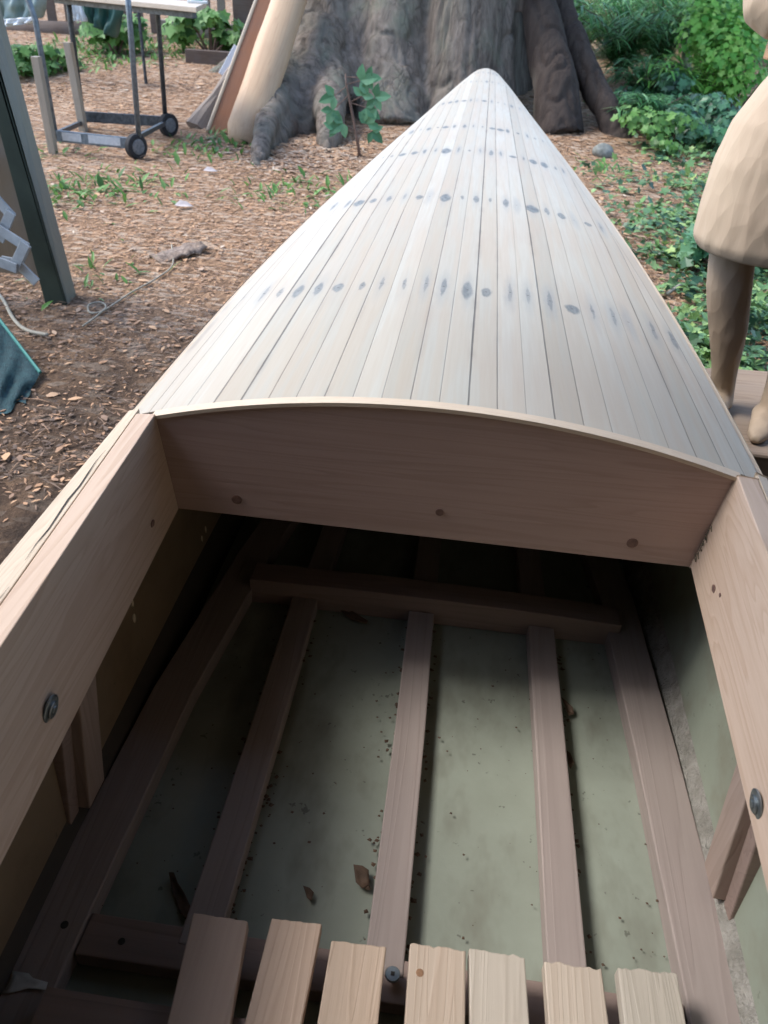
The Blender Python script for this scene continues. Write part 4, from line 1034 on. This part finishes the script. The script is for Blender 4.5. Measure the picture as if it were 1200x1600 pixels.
# ---------------------------------------------------------------- near left: lattice, netting, cords, bark
M_lat = plain('dirty_white_lattice', (.26,.28,.28), (.42,.44,.44), 14, .6)
ly = 2.26; lt = thing('lattice_panel', 'broken white lattice strips against the plywood wall', 'lattice', tuple(W(10, 470, ly)))
def strip(pts, wd=.042, k=0):
    for i in range(len(pts)-1):
        A, B = W(*pts[i], ly-.012*(i % 2)-k), W(*pts[i+1], ly-.012*(i % 2)-k); d = (B-A).normalized(); P(MB().bar(A-d*.012, B+d*.012, wd, .010, (0,1,0)), 'strip', M_lat, lt, bevel=.002)
strip([(-10,306),(16,335),(0,372)]); strip([(-12,352),(40,385),(28,412),(8,408)], k=.03); strip([(28,412),(54,438)], k=.055); strip([(38,384),(22,418),(-12,405)], k=.08)
M_net = plain('teal_netting', (.012,.035,.042), (.025,.08,.088), 60, .7, .6, bd=.01)
M_nete = plain('bright_teal_hem', (.03,.17,.15), (.05,.24,.20), 20, .6)
A = W(-30, 462, 1.95); B = W(63, 583, 1.62); Cc = gp(38, 628); D = gp(-60, 680)
B = Vector((B.x, B.y, max(B.z, gz(B.x, B.y)+.02)))
nt_ = thing('garden_netting', 'teal netting with a bright hem heaped by the shelter wall', 'netting', tuple(Cc))
mb = MB(); n = 16; vs = []; fs = []
for j in range(n+1):
    for i in range(n+1):
        u, v = i/n, j/n; p = A.lerp(B, u).lerp(Vector(D).lerp(Vector(Cc), u), v); p += Vector((.03,-.03,.02))*(noise.noise(Vector((u*7, v*5, 2)))+.5*math.sin(u*22+v*4))*v; p.z = max(p.z, gz(p.x, p.y)+.006); vs.append(p)
for j in range(n):
    for i in range(n): fs.append((j*(n+1)+i, j*(n+1)+i+1, (j+1)*(n+1)+i+1, (j+1)*(n+1)+i))
mb.add(vs, fs); P(mb, 'mesh_panel', M_net, nt_, smooth=True)
P(MB().tube([A.lerp(B, k/8)+Vector((0,0,.003)) for k in range(9)], .006, 6), 'hem', M_nete, nt_)
M_cord = plain('pale_cord', (.25,.23,.18), (.38,.35,.28), 50, .8)
def cord(name, label, pts, r, lift=.01):
    q = []; g = [Vector(gp(*p)) for p in pts]
    for i in range(len(g)-1):
        for k in range(6):
            t = k/6; p0 = g[max(0, i-1)]; p1 = g[i]; p2 = g[i+1]; p3 = g[min(len(g)-1, i+2)]
            v = .5*((2*p1)+(p2-p0)*t+(2*p0-5*p1+4*p2-p3)*t*t+(3*p1-p0-3*p2+p3)*t*t*t); v.z = gz(v.x, v.y)+r+lift; q.append(v)
    tag(MB().tube(q, r, 6).build(name, M_cord, smooth=True), label, 'cord')
cord('hose', 'pale hose curving down by the lattice', [(-25,440),(4,470),(22,503),(45,522),(80,530)], .008, .004)
cord('cord', 'thin cord looping across the litter from the post', [(130,515),(165,488),(158,478),(140,482),(142,494),(165,490),(205,462),(245,440),(270,418),(268,385)], .004, .008)
q = gp(275, 398); mb = MB(); n = 10; vs = []; fs = []
for j in range(n+1):
    for i in range(n+1):
        u, v = i/n-.5, j/n-.5; vs.append((u*.24*(1-.5*abs(v)), v*.30, .022*math.cos(u*3)+.035*noise.noise(Vector((u*9, v*9, 1)))))
for j in range(n):
    for i in range(n): fs.append((j*(n+1)+i, j*(n+1)+i+1, (j+1)*(n+1)+i+1, (j+1)*(n+1)+i))
mb.add(vs, fs); o = mb.build('bark_piece', plain('grey_bark_scrap', (.10,.075,.06), (.33,.26,.21), 40, .9, .6), smooth=True); s = o.modifiers.new('t', 'SOLIDIFY'); s.thickness = .012
o.location = (q[0], q[1], q[2]+.0); o.rotation_euler = (R_(6), R_(-10), R_(-40)); tag(o, 'curved grey bark scrap lying on the litter left of the deck', 'bark')
for (px, py, s_, lab) in ((318,273,.045,'pale lilac fallen leaf alone beyond the wheel of the table'), (273,326,.05,'pale grey fallen leaf above the grey bark scrap')):
    q = gp(px, py); mb = MB(); leaf_quad(mb, (0,0,.02), (.8,.3,.1), (0,-.3,1), s_*2.4, s_*1.7, .5)
    o = mb.build('fallen_leaf', plain('pale_dry_leaf', (.42,.37,.36), (.52,.47,.45), 30, .8)); o.location = (q[0], q[1], q[2]+.005); tag(o, lab, 'leaf')

# ---------------------------------------------------------------- carved wooden figure on a block
def carved_mat():
    n = NT('carved_wood'); v = n.mapping((1, 1, .12)); g = n.noise(60, 4, .6, v); b = n.noise(5, 3, .5)
    c = n.mix(n.math('MULTIPLY', g, .6), (.46, .37, .275), (.36, .27, .19)); c = n.mix(n.ramp(b, [(.4, 0.0), (.75, .5)]), c, (.40, .29, .21))
    n.bump(n.math('ADD', n.voro(30, n.mapping((1, 1, .45))), n.math('MULTIPLY', g, .3)), .35, .010)
    return n.fin(c, .65, .3)
M_carv = carved_mat()
sy = 1.10
fg = thing('carved_figure', 'carved wooden figure of a woman in a skirt on a wood block', 'statue', (.76, sy, .39))
mb = MB()
def loft(secs, n=28):     # (cx, cy, z, rx, ry)
    vs = []; fs = []
    for (cx, cy, z, rx, ry) in secs:
        for k in range(n):
            a = 2*math.pi*k/n; vs.append((cx+rx*math.cos(a), cy+ry*math.sin(a), z))
    for j in range(len(secs)-1):
        for k in range(n): fs.append((j*n+k, j*n+(k+1) % n, (j+1)*n+(k+1) % n, (j+1)*n+k))
    fs += [tuple(range(n))[::-1], tuple((len(secs)-1)*n+k for k in range(n))]
    mb.add(vs, fs)
# legs
loft([(.742,1.13,.385,.036,.040),(.736,1.13,.43,.033,.036),(.722,1.13,.50,.036,.040),(.700,1.13,.60,.050,.054),(.672,1.13,.70,.057,.060),(.652,1.12,.79,.056,.056),(.64,1.11,.90,.065,.065)])
loft([(.835,1.03,.385,.034,.040),(.836,1.035,.43,.030,.034),(.842,1.05,.50,.034,.040),(.846,1.07,.60,.048,.054),(.846,1.09,.70,.055,.060),(.842,1.10,.79,.056,.056),(.84,1.11,.90,.065,.065)])
# feet pointing towards the yard's right, toes spread forward
mb.tube([(.742,1.16,.415),(.725,1.10,.41),(.70,1.03,.40),(.69,.99,.396)], [.034,.034,.028,.014], 14, squash=.8)
mb.tube([(.835,1.06,.415),(.815,1.0,.41),(.79,.945,.400),(.775,.915,.396)], [.034,.034,.028,.014], 14, squash=.8)
# skirt, waist, torso, shoulders, neck and head
loft([(.762,1.10,.806,.205,.165),(.760,1.10,.83,.218,.175),(.757,1.10,.90,.217,.175),(.754,1.10,1.0,.210,.168),(.753,1.10,1.08,.192,.155),(.755,1.10,1.15,.158,.13),(.762,1.10,1.22,.122,.105),(.765,1.10,1.28,.115,.10),(.76,1.10,1.36,.145,.118),(.76,1.10,1.48,.165,.12),(.76,1.10,1.56,.16,.105),(.76,1.10,1.61,.09,.075),(.76,1.10,1.66,.048,.05),(.76,1.09,1.72,.045,.048)], 36)
mb.ell((.76,1.08,1.80), (.075,.092,.11), 18, 12); mb.ell((.76,1.12,1.82), (.088,.09,.11), 18, 12); mb.ell((.76,.988,1.79), (.014,.02,.02), 8, 6)
# arms folded in front, the near elbow stands out
mb.tube([(.60,1.10,1.54),(.555,1.08,1.46),(.535,1.05,1.36),(.545,1.01,1.295),(.575,.985,1.275)], [.055,.055,.052,.053,.048], 16)
mb.tube([(.555,1.0,1.29),(.65,.955,1.30),(.74,.95,1.32)], [.052,.043,.035], 16)
mb.tube([(.92,1.10,1.54),(.965,1.08,1.46),(.985,1.05,1.36),(.97,1.0,1.295)], [.055,.055,.052,.048], 16)
mb.tube([(.97,1.0,1.29),(.88,.955,1.30),(.79,.95,1.32)], [.052,.043,.035], 16)
for k in range(4):
    mb.tube([(.735,.945,1.345-.017*k),(.765,.928,1.346-.017*k),(.79,.93,1.345-.017*k)], [.011,.010,.008], 8)
fo = P(mb, 'body', M_carv, fg)
def chis(co): return .0018*abs(noise.noise(Vector((co.x*17, co.y*17, co.z*8)))) + .0011*abs(noise.noise(Vector((co.x*34+3, co.y*34, co.z*15)))) - .002
remeshed(fo, .008, 3, chis)
P(MB().box(.555, .70, .965, 1.0, 1.205, 1.262), 'held_block', wood('orange_brown_block', (.42,.25,.14), (.30,.16,.09), 'X', 20, 80), fg, bevel=.004)
# block and support under the figure
mb = MB(); mb.add([(.60,.88,0),(.86,.865,0),(1.15,.90,0),(1.17,1.2,0),(1.1,1.42,0),(.75,1.42,0),(.60,1.25,0),(.57,1.05,0)], [])
pl = [(.61,.90),(.72,.872),(.88,.868),(1.06,.885),(1.16,.95),(1.18,1.15),(1.15,1.36),(1.0,1.43),(.8,1.42),(.66,1.36),(.60,1.2),(.585,1.03)]
mb = MB(); n = len(pl); vs = [(x, y, .318) for x, y in pl] + [(x*.99+.008, y*.99+.01, .384) for x, y in pl]
mb.add(vs, [tuple(range(n))[::-1], tuple(n+i for i in range(n))] + [(i, (i+1) % n, n+(i+1) % n, n+i) for i in range(n)])
P(mb, 'base_block', wood('rough_base_wood', (.34,.26,.19), (.20,.14,.10), 'X', 14, 60, .9, .8, .5), fg, bevel=.008)
sp = thing('stand', 'dark timber stand under the block of the carved figure', 'stand', (.88, 1.15, 0))
P(MB().box(.68, 1.10, .95, 1.35, .255, .3175), 'top', M_fenced, sp, bevel=.004)
for (x, y) in ((.72,.99),(1.06,.99),(.72,1.31),(1.06,1.31)): P(MB().box(x-.03, x+.03, y-.03, y+.03, gz(x, y)-.02, .2545), 'leg', M_fenced, sp)
